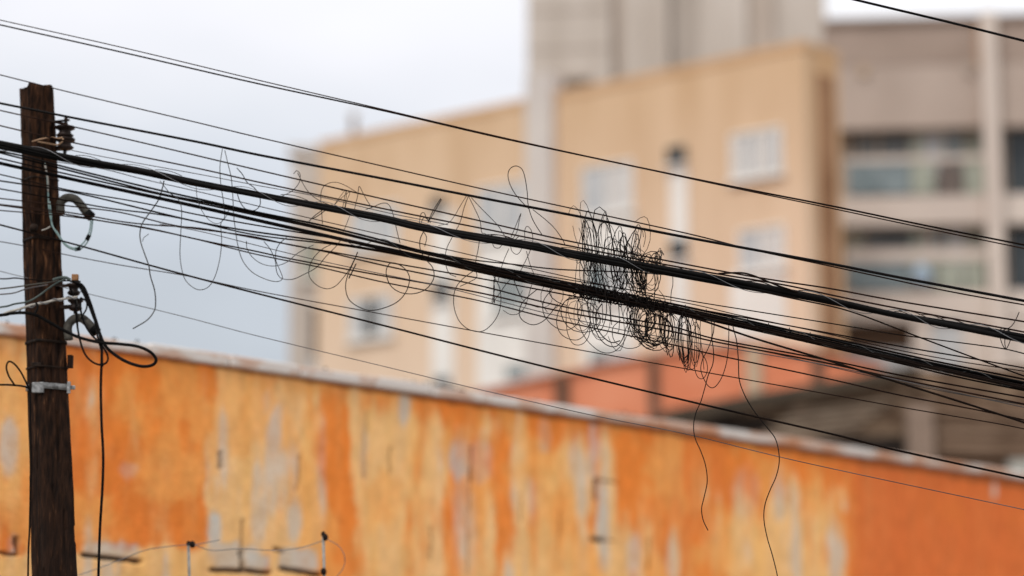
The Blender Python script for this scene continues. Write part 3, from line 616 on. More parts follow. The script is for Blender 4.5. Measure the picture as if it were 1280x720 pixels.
pcable('drop_cable', [(88, 360, .12), (95, 380, .1), (96, 402, .1), (100, 425, .1), (106, 442, .1), (115, 452, .1), (126, 456, .1), (134, 452, .1), (134, 443, .1), (126, 430, .11), (114, 418, .12), (106, 405, .12), (101, 388, .11), (101, 372, .1)], 1.2, M['cable'], 'small black cable loop hanging below the lower bracket right of the pole')
pcable('drop_cable', [(101, 372, .1), (108, 377, .1), (108, 386, .1), (104, 393, .1), (101, 399, .1)], 1.0, M['cable'], 'short black jumper beside the lower insulators')
pcable('drop_cable', [(120, 412, .09), (123, 424, .12), (127, 440, .13), (128, 458, .14)], 1.3, M['cable'], 'short black cable dropping from the mouth of the lower conduit')
pcable('drop_cable', [(-60, 482, .2), (0, 481, .17), (17, 481.5, .16), (30, 483, .15), (37, 486, .14)], 1.2, M['cable'], 'black cable running in from the left edge to the steel band')
pcable('drop_cable', [(18, 481, .165), (11, 470, .165), (8, 459, .165), (11, 452, .165), (18, 455, .16), (26, 465, .155), (33, 479, .15), (37, 490, .14), (38, 520, .14), (38.5, 560, .13), (38, 610, .13), (37, 660, .13), (35, 725, .13), (34, 1000, .13)], 1.1, M['cable'], 'thin black cable with a small loop running down the left edge of the pole')
lw_ = [([(-70, 345), (0, 348.5), (18, 347.5), (32, 349), (50, 350), (70, 351), (88, 351)], .8, 'wire', 'dark wire entering from the left, highest of those tied at the lower bracket'),
       ([(-70, 367), (0, 361), (25, 358), (45, 355), (62, 353), (74, 350)], .9, 'conduit', 'brownish grey wire from the left edge, second highest at the lower bracket'),
       ([(-70, 372), (0, 368), (18, 366), (30, 362), (42, 359), (60, 356)], .8, 'grey_wire', 'bluish grey kinked wire from the left, third highest at the lower bracket'),
       ([(-70, 390), (0, 384), (18, 380), (35, 377), (48, 370), (60, 361), (72, 353), (82, 349)], 1.1, 'teal', 'dark teal wire from the left rising steeply across the pole face'),
       ([(0, 395), (10, 390), (25, 386), (40, 381), (55, 378.5), (70, 375), (84, 373), (97, 371)], 1.4, 'pale', 'pale twisted wire crossing the pole to the lower insulator'),
       ([(66, 350), (74, 347.5), (82, 347), (88, 350)], 1.8, 'teal', 'short grey green splice on the pole above the lower bracket')]
for pts, r_, m_, lb in lw_: pcable('service_wire', pts, r_, M[m_] if m_ != 'teal' else mat('dull_teal', (.02, .032, .03), (.06, .08, .073), 12, .6), lb, .19, 'service wires tied at the lower bracket', 'wire')
P = []
for i in range(60):
    t = i / 59; x = 0 + 97 * t; y = np.interp(x, [0, 10, 25, 40, 55, 70, 84, 97], [394, 391, 387, 382, 378.5, 375, 373, 371]) + 2.2 * math.sin(t * 34)
    P.append(at(x, y, pd(380) - .19 - .008 * math.cos(t * 34)))
b = MB(); b.tube(P, .0032, 6); tag(b.build('tie_wire', M['steel_wire']), 'fine steel wire wound round the pale wire left of the pole', 'wire')
pcable('strap', [(45, 378, .2), (47, 384, .2), (44, 392, .2)], 1.3, M['tape'], 'small black strap hanging from the pale twisted wire on the pole', cat='strap')
pcable('service_wire', [(96, 371, .08), (96, 388, .08), (97, 404, .08), (98, 420, .1)], .9, M['conduit'], 'thin grey green wire dropping from the lower insulator')

# ------------------------------------------------------------------ the street wires
def street_wire(kn, wpx, m, label, off=0.0, smooth=2, name='overhead_wire', parent=None, group='overhead wires crossing the picture', extl=True, extr=True):
    kn = sorted(kn); xs = np.array([k[0] for k in kn], float); ys = np.array([k[1] for k in kn], float)
    x = np.arange(xs[0], xs[-1] + .1, 10.0)
    P = catmull([(a, b_, 0) for a, b_ in kn], 14); y = np.interp(x, [p.x for p in P], [p.y for p in P])
    for _ in range(smooth * 4):
        y2 = y.copy(); y2[1:-1] = (y[:-2] + 2 * y[1:-1] + y[2:]) / 4; y = y2
    if extl:
        sl = (y[min(12, len(y) - 1)] - y[0]) / (x[min(12, len(x) - 1)] - x[0]); xe = np.arange(-900, x[0] - 5, 60.0); y = np.concatenate([y[0] + sl * (xe - x[0]), y]); x = np.concatenate([xe, x])
    if extr:
        k = min(12, len(y) - 1); sl = (y[-1] - y[-1 - k]) / (x[-1] - x[-1 - k]); xe = np.arange(x[-1] + 60, 2300, 60.0); y = np.concatenate([y, y[-1] + sl * (xe - x[-1])]); x = np.concatenate([x, xe])
    pts = [at(a, b_, wd(a) + off) for a, b_ in zip(x, y)]
    if not isinstance(wpx, tuple): wpx = (wpx * .8, wpx * 1.02)
    if isinstance(wpx, tuple): rr = [np.interp(a, (0, 1280), wpx) / 2 * wd(a) * PXM for a in x]
    else: rr = [wpx / 2 * wd(a) * PXM for a in x]
    b = MB(); b.tube(pts, rr, 8)
    o = b.build(name, M[m], parent)
    if parent is None: tag(o, label, 'wire', group)
    return o
WIRES = [
 ([(0, 31), (160, 67), (320, 104), (480, 138.5), (640, 175.5), (880, 226), (1040, 257.5), (1160, 282.5), (1280, 306)], 2.3, 'wire', 'highest long wire, upper and darker of the close pair leaving at the right edge', .02),
 ([(0, 25), (160, 61), (320, 99.5), (480, 137), (640, 174.5), (880, 227), (1040, 260.5), (1160, 286), (1280, 310.5)], 1.6, 'wire2', 'thinner wire hugging the highest long wire, above it at the left edge', -.03),
 ([(0, 93.5), (90, 116), (250, 154), (320, 171), (480, 208), (600, 235.5), (680, 253), (860, 292), (935, 311), (1040, 333), (1180, 363), (1280, 381)], 1.8, 'wire2', 'thin wire just brushing the top of the pole, next below the highest pair', .05),
 ([(0, 129), (90, 147), (250, 178), (320, 193), (480, 223.5), (600, 247), (700, 266), (860, 297), (1040, 330), (1120, 346), (1280, 376)], 3.6, 'cable', 'stout black wire passing over the upper insulator pin on the pole', -.02),
 ([(0, 138), (90, 158), (185, 180), (320, 212), (480, 249), (600, 276), (700, 299), (860, 331), (960, 349), (1040, 361), (1120, 376), (1280, 402)], 2.1, 'wire2', 'thin wire level with the upper insulator, next below the stout black wire', .08),
 ([(0, 157), (90, 178), (250, 211), (320, 227), (480, 261), (600, 285), (700, 305), (860, 336), (980, 356), (1040, 369), (1120, 385), (1280, 415)], 2.2, 'wire2', 'thin wire at the lower insulator disc, running just above the thick bundle', .02),
 ([(90, 188), (140, 198), (250, 218), (320, 231.5), (400, 246), (480, 265), (560, 281)], 1.2, 'grey_wire', 'short fine wire riding just above the thick bundle near the pole', -.04),
 ([(60, 201), (130, 211), (170, 222), (250, 240), (320, 257), (480, 294), (520, 303), (620, 326), (700, 344), (780, 362)], 1.3, 'wire2', 'fine wire slipping out from under the thick bundle just right of the pole', .10),
 ([(0, 189), (30, 195), (90, 211), (200, 238), (250, 249), (320, 265), (400, 281), (480, 301), (520, 312), (600, 330), (680, 347), (860, 384), (1040, 425), (1120, 444), (1280, 478)], (2.3, 3.0), 'cable', 'wire joining the lower black strands from above, third below the thick bundle', .03),
 ([(0, 191), (90, 214), (200, 242), (250, 251.5), (320, 267), (400, 284), (480, 304), (600, 332), (700, 354), (860, 387), (1040, 428), (1120, 447), (1280, 480)], (2.3, 3.0), 'cable', 'twin wire pressed against the underside of its neighbour in the lower strands', .05),
 ([(0, 198), (90, 219), (250, 254), (320, 269), (400, 286), (480, 305), (600, 333), (700, 355), (860, 389), (1040, 430), (1120, 448), (1280, 483)], (2.0, 3.0), 'wire', 'thin wire squeezed between the twin wires and the stout cable of the lower strands', -.03),
 ([(0, 204), (90, 224), (250, 259), (320, 275), (400, 293), (480, 311), (520, 319.5), (600, 336), (700, 357), (860, 390), (1040, 431), (1120, 449), (1280, 484)], (4.4, 5.0), 'cable', 'stoutest black cable of the lower strands', 0.0),
 ([(0, 218), (90, 238.5), (170, 252), (250, 269), (320, 281.5), (400, 295), (480, 309), (560, 327), (700, 359), (860, 392), (1040, 432), (1280, 485)], (1.6, 2.4), 'wire', 'thin wire rising into the lower strands from below around the first loops', -.06),
 ([(0, 226), (90, 240), (170, 259), (250, 278), (320, 290), (400, 301), (480, 314), (560, 330), (700, 361), (860, 394), (1040, 433), (1120, 451), (1280, 486)], (2.0, 2.8), 'wire', 'wire meeting the underside of the lower strands near the gable corner', .07),
 ([(0, 236), (90, 252), (140, 261), (200, 268), (250, 278), (320, 294), (430, 307), (520, 323), (620, 345), (700, 362), (860, 395), (980, 421), (1120, 453), (1200, 472), (1280, 488)], 2.2, 'wire', 'wire passing behind the curved upper conduit then edging the lower strands', .11),
 ([(0, 248), (90, 258), (150, 265), (200, 278), (230, 284), (320, 296), (360, 306), (410, 314), (480, 327), (600, 348), (700, 367), (760, 378), (860, 393), (960, 414)], 2.0, 'wire2', 'wire that runs parallel just under the lower strands and ends in the tangle', .04),
 ([(0, 255.5), (90, 266), (150, 277), (200, 282), (250, 285), (320, 298), (400, 313), (480, 332), (600, 357), (700, 382.5), (860, 412), (880, 421), (1040, 451), (1120, 468), (1280, 497)], 2.1, 'wire2', 'wire leaving the pole beside the conduit mouth, upper of three thin lower wires', .12),
 ([(0, 256.5), (90, 269), (130, 277), (180, 284), (250, 300), (320, 314), (360, 323), (480, 345), (600, 366), (700, 389), (860, 418), (880, 424.5), (1040, 455), (1120, 473), (1280, 505)], 2.2, 'wire2', 'brown black wire crossing its neighbour close to the conduit mouth', .01),
 ([(200, 280), (250, 289), (320, 306.5), (400, 326), (480, 343), (560, 360), (680, 391), (700, 395), (780, 413), (880, 430), (1040, 458), (1280, 509)], 1.2, 'grey_wire', 'faded fine wire threading between the thin lower wires', -.05),
 ([(0, 263), (90, 271), (180, 285), (250, 300), (320, 318), (400, 334), (480, 353), (600, 376), (700, 401), (860, 435), (880, 440.5), (1040, 474.5), (1120, 493), (1220, 512), (1280, 525)], 1.9, 'wire2', 'lowest of the thin wires that fan out from the conduit mouth', .06),
 ([(0, 302), (30, 307), (90, 320), (160, 333), (235, 345), (320, 363.5), (480, 393), (600, 415), (700, 433), (860, 461.5), (1040, 493.5), (1120, 508), (1250, 530), (1280, 536)], 1.4, 'wire2', 'thin reddish wire crossing the stout lower wire right of the first long loop', .14),
 ([(0, 281), (90, 304.5), (185, 331), (250, 348.5), (320, 366.5), (480, 407), (600, 438), (700, 463), (880, 506), (1040, 542.5), (1120, 562.5), (1280, 597.5)], 2.7, 'wire', 'stout lone wire sloping from the pole down to the wall top at the right', 0.0),
 ([(0, 339), (60, 354), (115, 368.5), (190, 386), (250, 401), (320, 419.5), (480, 458), (600, 487), (740, 519), (860, 543), (1000, 577), (1280, 637)], 1.1, 'grey_wire', 'faint lowest wire crossing the top edge of the orange wall', .16),
 ([(560, 324), (640, 337), (700, 348), (780, 361), (860, 375.5), (880, 379), (1040, 404.5), (1120, 418), (1150, 422), (1257, 436), (1280, 442)], 1.5, 'wire', 'thin wire running between the two bundles right of the tangle, touching the knot', .09),
 ([(520, 312), (590, 325), (640, 330), (700, 337), (820, 342), (900, 354), (1000, 375), (1060, 388), (1145, 420), (1225, 450), (1280, 470)], 1.9, 'wire', 'wire that drops out of the thick bundle and crosses down to the lower strands', .13),
 ([(700, 352), (800, 372), (880, 388), (920, 395), (1040, 417), (1120, 432), (1220, 449), (1280, 460)], 1.8, 'wire', 'upper of the wires fanning out above the lower strands at the right', -.02),
 ([(800, 368), (880, 383), (910, 391), (1040, 418.5), (1120, 437), (1200, 452), (1280, 464)], 1.3, 'wire2', 'middle wire of the fan above the lower strands at the right', -.08),
 ([(880, 393), (1040, 423), (1120, 441), (1200, 458), (1280, 474)], 2.4, 'wire', 'lowest wire of the fan just above the lower strands at the right', .09),
 ([(780, 376), (850, 393), (880, 401), (940, 422), (1040, 452), (1100, 471), (1200, 502), (1280, 528)], 2.7, 'wire', 'stout wire diverging downward from the lower strands after the tangle', -.05),
 ([(960, 440), (1040, 459), (1120, 477), (1200, 493), (1280, 506)], 1.0, 'grey_wire', 'fine wire emerging at the lower right between the fan and the roof', .03),
 ([(1060, -2.5), (1133, 15), (1200, 31), (1280, 51)], 3.2, 'cable', 'isolated dark wire cutting across the top right corner', -.1),
]
for kn_, wv, m_, lb, of in WIRES:
    x0, x1 = min(k[0] for k in kn_), max(k[0] for k in kn_)
    street_wire(kn_, wv, m_, lb, of * .6, extl=(x0 <= 0 or x0 == 1060), extr=(x1 >= 1280), smooth=1)

# thick lashed bundle
BN = [(0, 181), (90, 199), (170, 213), (250, 230), (320, 243), (400, 258), (480, 273), (520, 283), (600, 297), (680, 310), (700, 315), (780, 329), (860, 343.5), (960, 361.5), (1040, 376.5), (1120, 393.5), (1200, 408), (1280, 423)]
bx = np.arange(-900, 2300, 8.0); Pn = catmull([(a, b_, 0) for a, b_ in BN], 14); by = np.interp(bx, [p.x for p in Pn], [p.y for p in Pn])
by = np.where(bx < 0, 181 + .19 * bx, by); by = np.where(bx > 1280, 423 + .19 * (bx - 1280), by)
for _ in range(6): by[1:-1] = (by[:-2] + 2 * by[1:-1] + by[2:]) / 4
bun = empty('cable_bundle', at(600, 297, wd(600) - .1), 'thick bundle of black cables lashed with thin grey wire, the heaviest line of all', 'cable bundle')
def bpts(rpx, ph, freq, dz, rest=0, dy=0): 
    P = []
    for a, c in zip(bx, by):
        th = a / freq * 2 * math.pi + ph + .5 * math.sin(a / 173.0)
        P.append(at(a, c + dy + rpx * math.cos(th), wd(a) - .1 + rpx * PXM * 13 * math.sin(th) + dz))
    return P
for (rp_, ph, fr, w_) in ((2.6, 0, 1500, 6.6), (2.7, 3.2, 1500, 6.2), (3.0, 1.7, 1300, 3.6), (3.4, 4.4, 900, 2.0)):
    b = MB(); b.tube(bpts(rp_, ph, fr, 0), w_ / 2 * 13.8 * PXM, 10); b.build('cable', M['cable'], bun)
b = MB(); P = []
for a in np.arange(-100, 1400, 3.0):
    c = np.interp(a, bx, by); th = a / 118 * 2 * math.pi + .7 * math.sin(a / 61); rr = 6.9
    P.append(at(a, c + rr * math.cos(th), wd(a) - .1 + rr * PXM * 13 * math.sin(th)))
b.tube(P, .0019, 6); b.build('lashing_wire', M['steel_wire'], bun)
rnd = random.Random(5)
for i in range(15):
    b = MB()                                       # little loose wraps standing off the bundle
    x0 = rnd.uniform(60, 1240); c = float(np.interp(x0, bx, by)); P = []
    for k in range(14):
        t = k / 13; P.append(at(x0 + 34 * t, c + 7.6 * t - (5.5 + 2.6 * math.sin(t * math.pi)), wd(x0) - .1 + .01 * math.sin(t * 9)))
    b.tube(P, .0022, 5); b.build('loose_wrap', M['wire2'], bun)
# lashing on the lower strands
b = MB(); P = []
for a in np.arange(430, 1290, 3.0):
    c = np.interp(a, [430, 480, 600, 700, 860, 1040, 1120, 1280], [295, 307, 334, 357, 389, 429, 447.5, 482]); th = a / 74 * 2 * math.pi; rr = np.interp(a, (430, 600), (9, 5.0))
    P.append(at(a, c + rr * math.cos(th), wd(a) + rr * PXM * 13 * math.sin(th)))
b.tube(P, .002, 6); tag(b.build('lashing_wire', M['strand_grey']), 'fine grey wire spiralling round the lower black strands', 'wire')
tw_ = empty('wire_ties', at(880, 393, wd(880)), 'short wraps of thin wire binding the lower strands just right of the tangle', 'wire tie')
for i in range(9):
    b = MB(); x0 = 800 + i * 26; c = float(np.interp(x0, [700, 860, 1040], [357, 389, 429])); P = [at(x0 + 10 * math.sin(t) * .2 + 1.5 * t, c + 6.5 * math.cos(t), wd(x0) + .03 * math.sin(t)) for t in [k * .5 for k in range(14)]]
    b.tube(P, .002, 5); b.build('tie', M['strand'], tw_)

# ------------------------------------------------------------------ loose strands, each traced
def loose(pts, label, rpx=.5, m='strand', off=0.0, amp=.05, name='loose_strand', sub=8, group='loose thin strands hanging from the wires'):
    P = []
    ph = random.uniform(0, 6)
    for i, (x, y) in enumerate(pts): P.append(at(x, y, wd(x) + off + amp * math.sin(ph + i * .8)))
    rpx *= random.uniform(.8, 1.0)
    P = catmull(P, sub); b = MB(); b.tube(P, rpx * 13.7 * PXM, 6)
    return tag(b.build(name, M[m]), label, 'wire', group)
loose([(205, 226), (203, 235), (198, 250), (187, 266), (178, 279), (175, 291), (176, 303), (181, 318), (186, 332), (188, 345), (193, 362), (194.5, 376), (193, 388), (184, 400), (166, 411)], 'grey strand dangling nearest the pole with a curled lower end', .9, 'strand_grey')
loose([(178, 302), (180, 297), (186, 292.5)], 'tiny barb sticking off the strand dangling nearest the pole', .5, 'strand_grey', 0, 0)
loose([(200, 226), (212, 241), (222, 248), (227, 262), (226, 290), (225, 318), (228, 340), (234, 353), (247, 362), (260, 359), (269, 345), (275, 322), (277, 300), (276, 280), (281, 270), (279, 250), (276, 230), (275, 208), (278, 186)], 'long loop hanging low over the sky between the pole and the tan block', .65, 'strand_grey')
loose([(281, 188), (285, 205), (289, 222), (291, 245), (292, 268), (294, 285), (297, 305), (303, 325), (315, 340), (332, 349), (346, 352), (353, 348), (350, 338), (345, 326), (345, 314), (350, 304), (358, 297)], 'strand descending from the peak left of the block then curling right', .6, 'strand_grey')
loose([(245, 232), (247, 250), (254, 266), (264, 277), (274, 279), (283, 270), (287, 258)], 'small shallow loop under the thick bundle above the long loop', .5, 'strand_grey')
loose([(296, 210), (303, 218), (309, 228), (318, 235), (324, 244), (325, 256), (318, 263), (307, 261), (300, 252), (296, 240)], 'stray stiff strand with a small loop above the thick bundle, left of the block', .6)
loose([(308, 301), (309, 311), (316, 322), (328, 330), (343, 332.5), (358, 328), (370, 318), (380, 312), (392, 306)], 'flat loop straddling the left corner of the tan block', .55, 'strand_grey')
loose([(330, 302), (338, 312), (344, 326), (346, 340), (352, 348), (366, 349), (382, 342), (396, 334), (408, 320), (420, 308), (426, 300)], 'wide shallow sagging strand just below the thin wires at the block corner', .55)
loose([(415, 305), (402, 312), (391, 324), (386, 338), (388, 348), (397, 357), (409, 361), (420, 357), (430, 346), (437, 336), (444, 322), (447, 316)], 'round loop hanging over the left windows of the tan block', .6)
loose([(447, 315), (440, 332), (434, 346), (432, 360), (436, 374), (447, 383), (462, 388), (480, 385), (497, 377), (508, 364), (512, 348), (507, 337), (497, 330), (488, 329), (483, 337), (484, 348), (490, 359), (502, 366), (518, 367), (533, 361), (542, 348), (541, 335), (533, 325), (526, 314), (525, 300), (530, 288)], 'long strand making two overlapping round loops above the dark small window', .6)
loose([(445, 330), (441, 338), (436, 348)], 'short thicker tail at the top of the two overlapping loops', .9)
loose([(367, 217), (371, 213.5), (375, 218), (374, 228), (366, 238), (355, 244), (345, 248)], 'tiny crook of wire above the bundle at the block corner', .5)
loose([(372, 216), (378, 228), (384, 238), (392, 246), (402, 252), (412, 256)], 'strand sliding down from the tiny crook to the bundle', .45)
loose([(403, 280), (402, 262), (401, 244), (404, 234), (411, 229), (421, 228), (432, 232), (442, 238), (450, 243)], 'strand arching over the thin wires above the bundle near the block corner', .5)
loose([(443, 262), (447, 245), (449, 233), (454, 242), (459, 251), (465, 260)], 'pointed strand peak right of the arching strand', .5)
loose([(428, 262), (430, 250), (432, 238), (425, 246), (418, 256), (424, 250), (437, 240), (434, 250), (431, 260), (433, 240), (427, 238)], 'scribble of wire above the bundle inside the arching strand', .45)
loose([(384, 279), (393, 270), (404, 262), (415, 256), (400, 268), (390, 274)], 'small spiky twist poking under the bundle at the block corner', .6)
loose([(437, 270), (432, 283), (428, 292)], 'short straight strand between the two bundles under the pointed peak', .5)
loose([(457, 262), (468, 258), (478, 254), (486, 256), (492, 270), (496, 288), (500, 304)], 'strand dipping between the bundles left of the dark vent', .5)
loose([(551, 248), (546, 256), (540, 266), (535, 278), (540, 270), (547, 258), (552, 249)], 'narrow stiff hairpin over the dark vent on the tan block', .6)
loose([(524, 280), (526, 268), (530, 266), (533, 272), (538, 278), (530, 272), (526, 284), (533, 296), (531, 308)], 'little scribbled loop below the stiff hairpin', .5)
loose([(583, 245), (575, 258), (568, 270), (560, 279), (548, 282)], 'leftmost leg of the tent of strands hung from the stout wire', .45)
loose([(585, 246), (580, 260), (575, 278), (566, 295), (558, 312), (557, 328), (561, 341), (570, 346)], 'long inner left leg of the tent of strands', .5)
loose([(586, 246), (593, 260), (600, 276), (602, 290), (606, 292), (612, 295)], 'inner right leg of the tent of strands', .5)
loose([(589, 247), (602, 261), (616, 275), (624, 284), (629, 292), (632, 297)], 'outer right leg of the tent of strands', .5)
loose([(600, 292), (598, 310), (595, 325), (594, 335), (596, 346), (588, 352), (575, 358)], 'strand dropping from the tent down to the big round loop', .5)
loose([(606, 331), (590, 340), (577, 350), (569, 362), (567, 378), (570, 393), (577, 405), (589, 413), (603, 414), (615, 405), (623, 392), (626, 378), (625, 362), (621, 352), (617, 344), (622, 336)], 'biggest round loop hanging in front of the white bay', .6)
loose([(662, 262), (652, 252), (643, 241), (637, 229), (635, 218), (638, 210.5), (645, 207.5), (652, 211), (656, 221), (659, 240), (660, 255), (664, 270), (670, 282), (678, 294)], 'tall narrow upright loop standing above all the wires', .55)
loose([(666, 262), (680, 273), (692, 284), (701, 296), (706, 305)], 'strand sloping from the upright loop towards the upper tangle', .5)
loose([(639, 296), (644, 284), (651, 267), (649, 276), (646, 290), (640, 300)], 'thin hairpin peak left of the upper tangle', .5)
loose([(628, 297), (630, 300), (634, 296), (642, 300), (648, 296)], 'small wavy scrap resting on the bundle below the hairpin peak', .5)
loose([(638, 306), (640, 314), (646, 318), (651, 313), (653, 304)], 'half ring under the bundle beside the hairpin peak', .45)
loose([(615, 303), (618, 309), (624, 310), (628, 305)], 'shallow half ring under the bundle right of the tent', .45)
loose([(656, 300), (656, 288), (659, 283), (664, 288), (666, 300), (662, 315), (655, 330), (650, 340)], 'strand looped over the thin wires then dropping to the blue grey window', .5)
loose([(636, 311), (630, 325), (625, 340), (622, 352), (617, 350), (618, 362), (615, 378), (622, 370), (632, 356), (643, 344)], 'crossed spiky strands over the blue grey window', .5)
loose([(619, 345), (617, 360), (618, 378), (616, 372)], 'short darker strand left of the blue grey window', .65)
loose([(642, 340), (643, 352), (647, 362), (650, 369)], 'short strand hanging across the blue grey window', .55)
loose([(658, 314), (663, 332), (668, 346), (664, 358), (660, 372), (656, 384), (648, 392), (638, 393), (629, 388)], 'thin bowed strand right of the blue grey window', .5)
loose([(671, 362), (660, 371), (652, 380), (649, 392), (654, 401), (666, 406), (678, 402), (688, 392), (697, 380)], 'round loop between the biggest loop and the lower tangle', .55)
loose([(841, 345), (841, 356), (839, 366), (838.5, 379)], 'short vertical strand joining the two bundles right of the upper tangle', .55)
loose([(700, 352), (690, 362), (680, 375), (679, 390), (686, 402), (698, 411), (711, 412), (722, 404), (727, 390), (724, 376), (716, 366)], 'leftmost full ring of the lower tangle', .55)
loose([(722, 366), (707, 376), (698, 390), (696, 405), (701, 417), (712, 424), (724, 424), (734, 414), (738, 398), (734, 380), (726, 368)], 'second ring of the lower tangle with the rounder base', .55)
loose([(712, 368), (708, 388), (708, 404), (710, 418), (717, 430), (728, 430), (736, 420), (737, 404)], 'open bottomed ring hanging lowest at the left of the tangle', .5)
loose([(728, 362), (722, 380), (723, 400), (728, 416), (738, 430), (752, 440), (766, 440), (778, 430), (785, 414), (788, 396), (782, 378)], 'largest ring at the foot of the lower tangle', .6)
loose([(748, 364), (742, 384), (742, 404), (748, 420), (758, 431), (770, 433), (778, 424), (783, 408)], 'ring nested inside the largest ring of the tangle', .6)
loose([(752, 380), (745, 392), (746, 408), (753, 420), (764, 428), (775, 426)], 'innermost dark arc inside the largest ring of the tangle', .7)
loose([(776, 400), (766, 410), (768, 426), (782, 435), (796, 434), (806, 426)], 'shallow arc joining the largest ring to the dark coil', .5)
loose([(889, 399), (890, 412), (889, 425), (884, 438), (878, 450), (876, 462), (880, 474), (886, 483), (893, 484), (901, 474), (907, 458), (910, 440), (911, 420), (911, 404)], 'wide teardrop loop hanging right of the tangle against the salmon building', .55)
loose([(870, 399), (869, 420), (868, 440), (868, 458), (872, 471), (879, 473), (884, 464), (883, 452), (876, 440), (869, 432)], 'narrow teardrop loop overlapping the wide one', .5)
loose([(893, 400), (892, 414), (890, 424), (892, 440), (891, 455), (885, 470), (881, 485), (876, 502), (870, 516), (867, 532), (869, 548), (876, 564), (882, 582), (884, 602), (880, 622), (877, 636), (879, 650), (885, 663)], 'long kinked strand ending in mid air over the orange wall', .65)
loose([(915, 404), (918, 415), (921, 428), (923, 450), (924, 474), (930, 492), (940, 510), (952, 526), (961, 537), (969, 548), (973, 562), (974, 578), (970, 596), (962, 614), (956, 632), (955, 650), (959, 672), (966, 696), (972, 722), (973, 745)], 'longest strand hanging down past the bottom of the picture', .7)
loose([(876, 396), (875, 418), (878, 440), (880, 462)], 'faint straight strand between the teardrop loops and the tangle', .45)
loose([(1274, 390), (1270, 399), (1264, 408), (1256, 412), (1249, 414), (1254, 410), (1262, 412), (1251, 418), (1252, 428), (1257, 436), (1262, 428), (1264, 416), (1258, 414), (1256, 426), (1257, 437)], 'small knot of wire with a stiff tail on the bundle at the right edge', .6)
loose([(1110, 391), (1124, 389), (1136, 393), (1142, 397)], 'short scrap wrapped on the bundle left of the knot', .5)
loose([(898, 342), (925, 341), (940, 344), (960, 352), (975, 358), (990, 363), (998, 366)], 'dark kinked lead rising off the thick bundle right of the tangle', 1.3, 'wire', -.12, .01)

# ------------------------------------------------------------------ dense tangles
def strand_fn(rn, cx, cy, rx, ry, turns, drift, wild=1.0, tilt=.23):
    th0 = rn.uniform(0, 6.28); P = []; n = int(turns * 16); w1, w2, w3 = rn.uniform(0, 6), rn.uniform(0, 6), rn.uniform(0, 6)
    sg = rn.choice((-1, 1)); lean = rn.uniform(-.4, .4) * wild
    for i in range(n):
        t = i / 16.0; a = th0 + sg * t * 2 * math.pi
        kx = rx * (1 + (.25 + .3 * wild) * math.sin(t * 2.3 + w1)) * (1 + .25 * wild * math.sin(2 * a + w2)); ky = ry * (1 + (.14 + .22 * wild) * math.sin(t * 1.6 + w2))
        dx_ = kx * math.cos(a) + drift * t; dy_ = ky * math.sin(a) + 2.5 * wild * math.sin(t * 5 + w3)
        x = cx + dx_ + lean * dy_; y = cy + dy_ + tilt * (x - cx)
        P.append(at(x, y, wd(x) + .09 * math.sin(t * 2.1 + w3) + .05 * math.cos(a + w1)))
    return P
def tangle(name, label, specs, seed, wild=1.0):
    rn = random.Random(seed); c0 = specs[0]
    o = empty(name, at(c0[1], c0[2], wd(c0[1])), label, 'wire tangle')
    for (n, cx, cy, sx, sy, rx, ry, tmin, tmax, dr) in specs:
        for _ in range(n):
            b = MB(); x = cx + rn.uniform(-1, 1) * sx
            P = strand_fn(rn, x, cy + .23 * (x - cx) + rn.uniform(-1, 1) * sy, rx * rn.uniform(.55, 1.35), ry * rn.uniform(.7, 1.25), rn.uniform(tmin, tmax), rn.uniform(-dr, dr), wild)
            b.tube(P, rn.choice((.36, .42, .42, .5, .6)) * 13.7 * PXM, 5); b.build('strand', M['strand'], o)
    return o
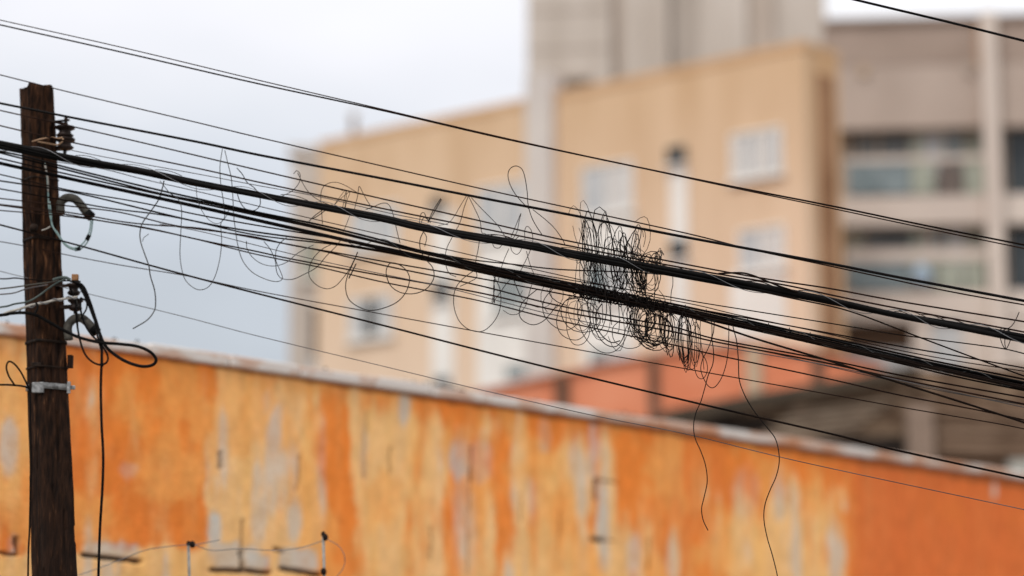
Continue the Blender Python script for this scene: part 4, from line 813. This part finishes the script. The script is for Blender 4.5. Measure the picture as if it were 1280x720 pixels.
tangle('wire_tangle', 'dense upright snarl of thin black wire wound over the thick bundle', [
    (8, 752, 312, 22, 6, 8, 38, .8, 2.0, 6), (9, 776, 330, 22, 8, 10, 30, 1.0, 2.4, 8), (5, 733, 305, 12, 6, 8, 32, .6, 1.4, 5), (9, 800, 342, 14, 7, 10, 24, 1.0, 2.4, 8), (5, 785, 300, 22, 6, 9, 22, .6, 1.3, 7), (5, 738, 342, 12, 5, 7, 24, .8, 1.6, 4), (4, 822, 324, 6, 4, 6, 7, 1.2, 2.2, 3)], 3, .75)
tangle('wire_tangle', 'dark heavy coil of thin wire hanging under the lower strands', [
    (7, 808, 402, 12, 5, 17, 26, 1.2, 2.6, 4), (6, 820, 410, 6, 4, 17, 23, 1.2, 2.6, 3), (6, 790, 396, 14, 5, 12, 20, 1, 2.0, 6), (5, 834, 410, 8, 5, 9, 32, .8, 1.8, 3)], 8, .35)
tangle('wire_tangle', 'slim hank of parallel wire loops hanging right of the dark coil', [
    (8, 856, 424, 3, 3, 7.5, 34, 1.0, 2.0, 2), (3, 862, 428, 7, 4, 9, 32, .8, 1.4, 2)], 12, .15)
tangle('wire_tangle', 'open scatter of thin loops hanging left of the dark coil', [
    (4, 722, 388, 20, 8, 15, 22, .8, 1.3, 5), (5, 766, 392, 20, 8, 14, 30, .8, 1.3, 5), (3, 690, 370, 20, 6, 12, 16, .7, 1.1, 5)], 17, .3)
# wire wrapped tightly round the lower strands in the tangle
rn = random.Random(9); wr = empty('wire_wrap', at(775, 374, wd(775)), 'tight messy wrap of wire binding the lower strands inside the tangle', 'wire wrap')
for i in range(16):
    x0 = rn.uniform(715, 800); P = []; L_ = rn.uniform(25, 70); f_ = rn.uniform(12, 30); ph = rn.uniform(0, 6); rr = rn.uniform(5, 10)
    for k in range(40):
        x = x0 + L_ * k / 39; c = 359 + .21 * (x - 710) + 1; th = x / f_ * 6.28 + ph
        P.append(at(x, c + rr * math.cos(th), wd(x) + rr * PXM * 13 * math.sin(th)))
    b = MB(); b.tube(P, .0032, 5); b.build('strand', M['strand'], wr)
rn = random.Random(10)
for (x0, x1, y0, lb) in ((640, 705, 285, 'left'), (815, 835, 322, 'right')):
    pass
print('objects', len(bpy.data.objects))
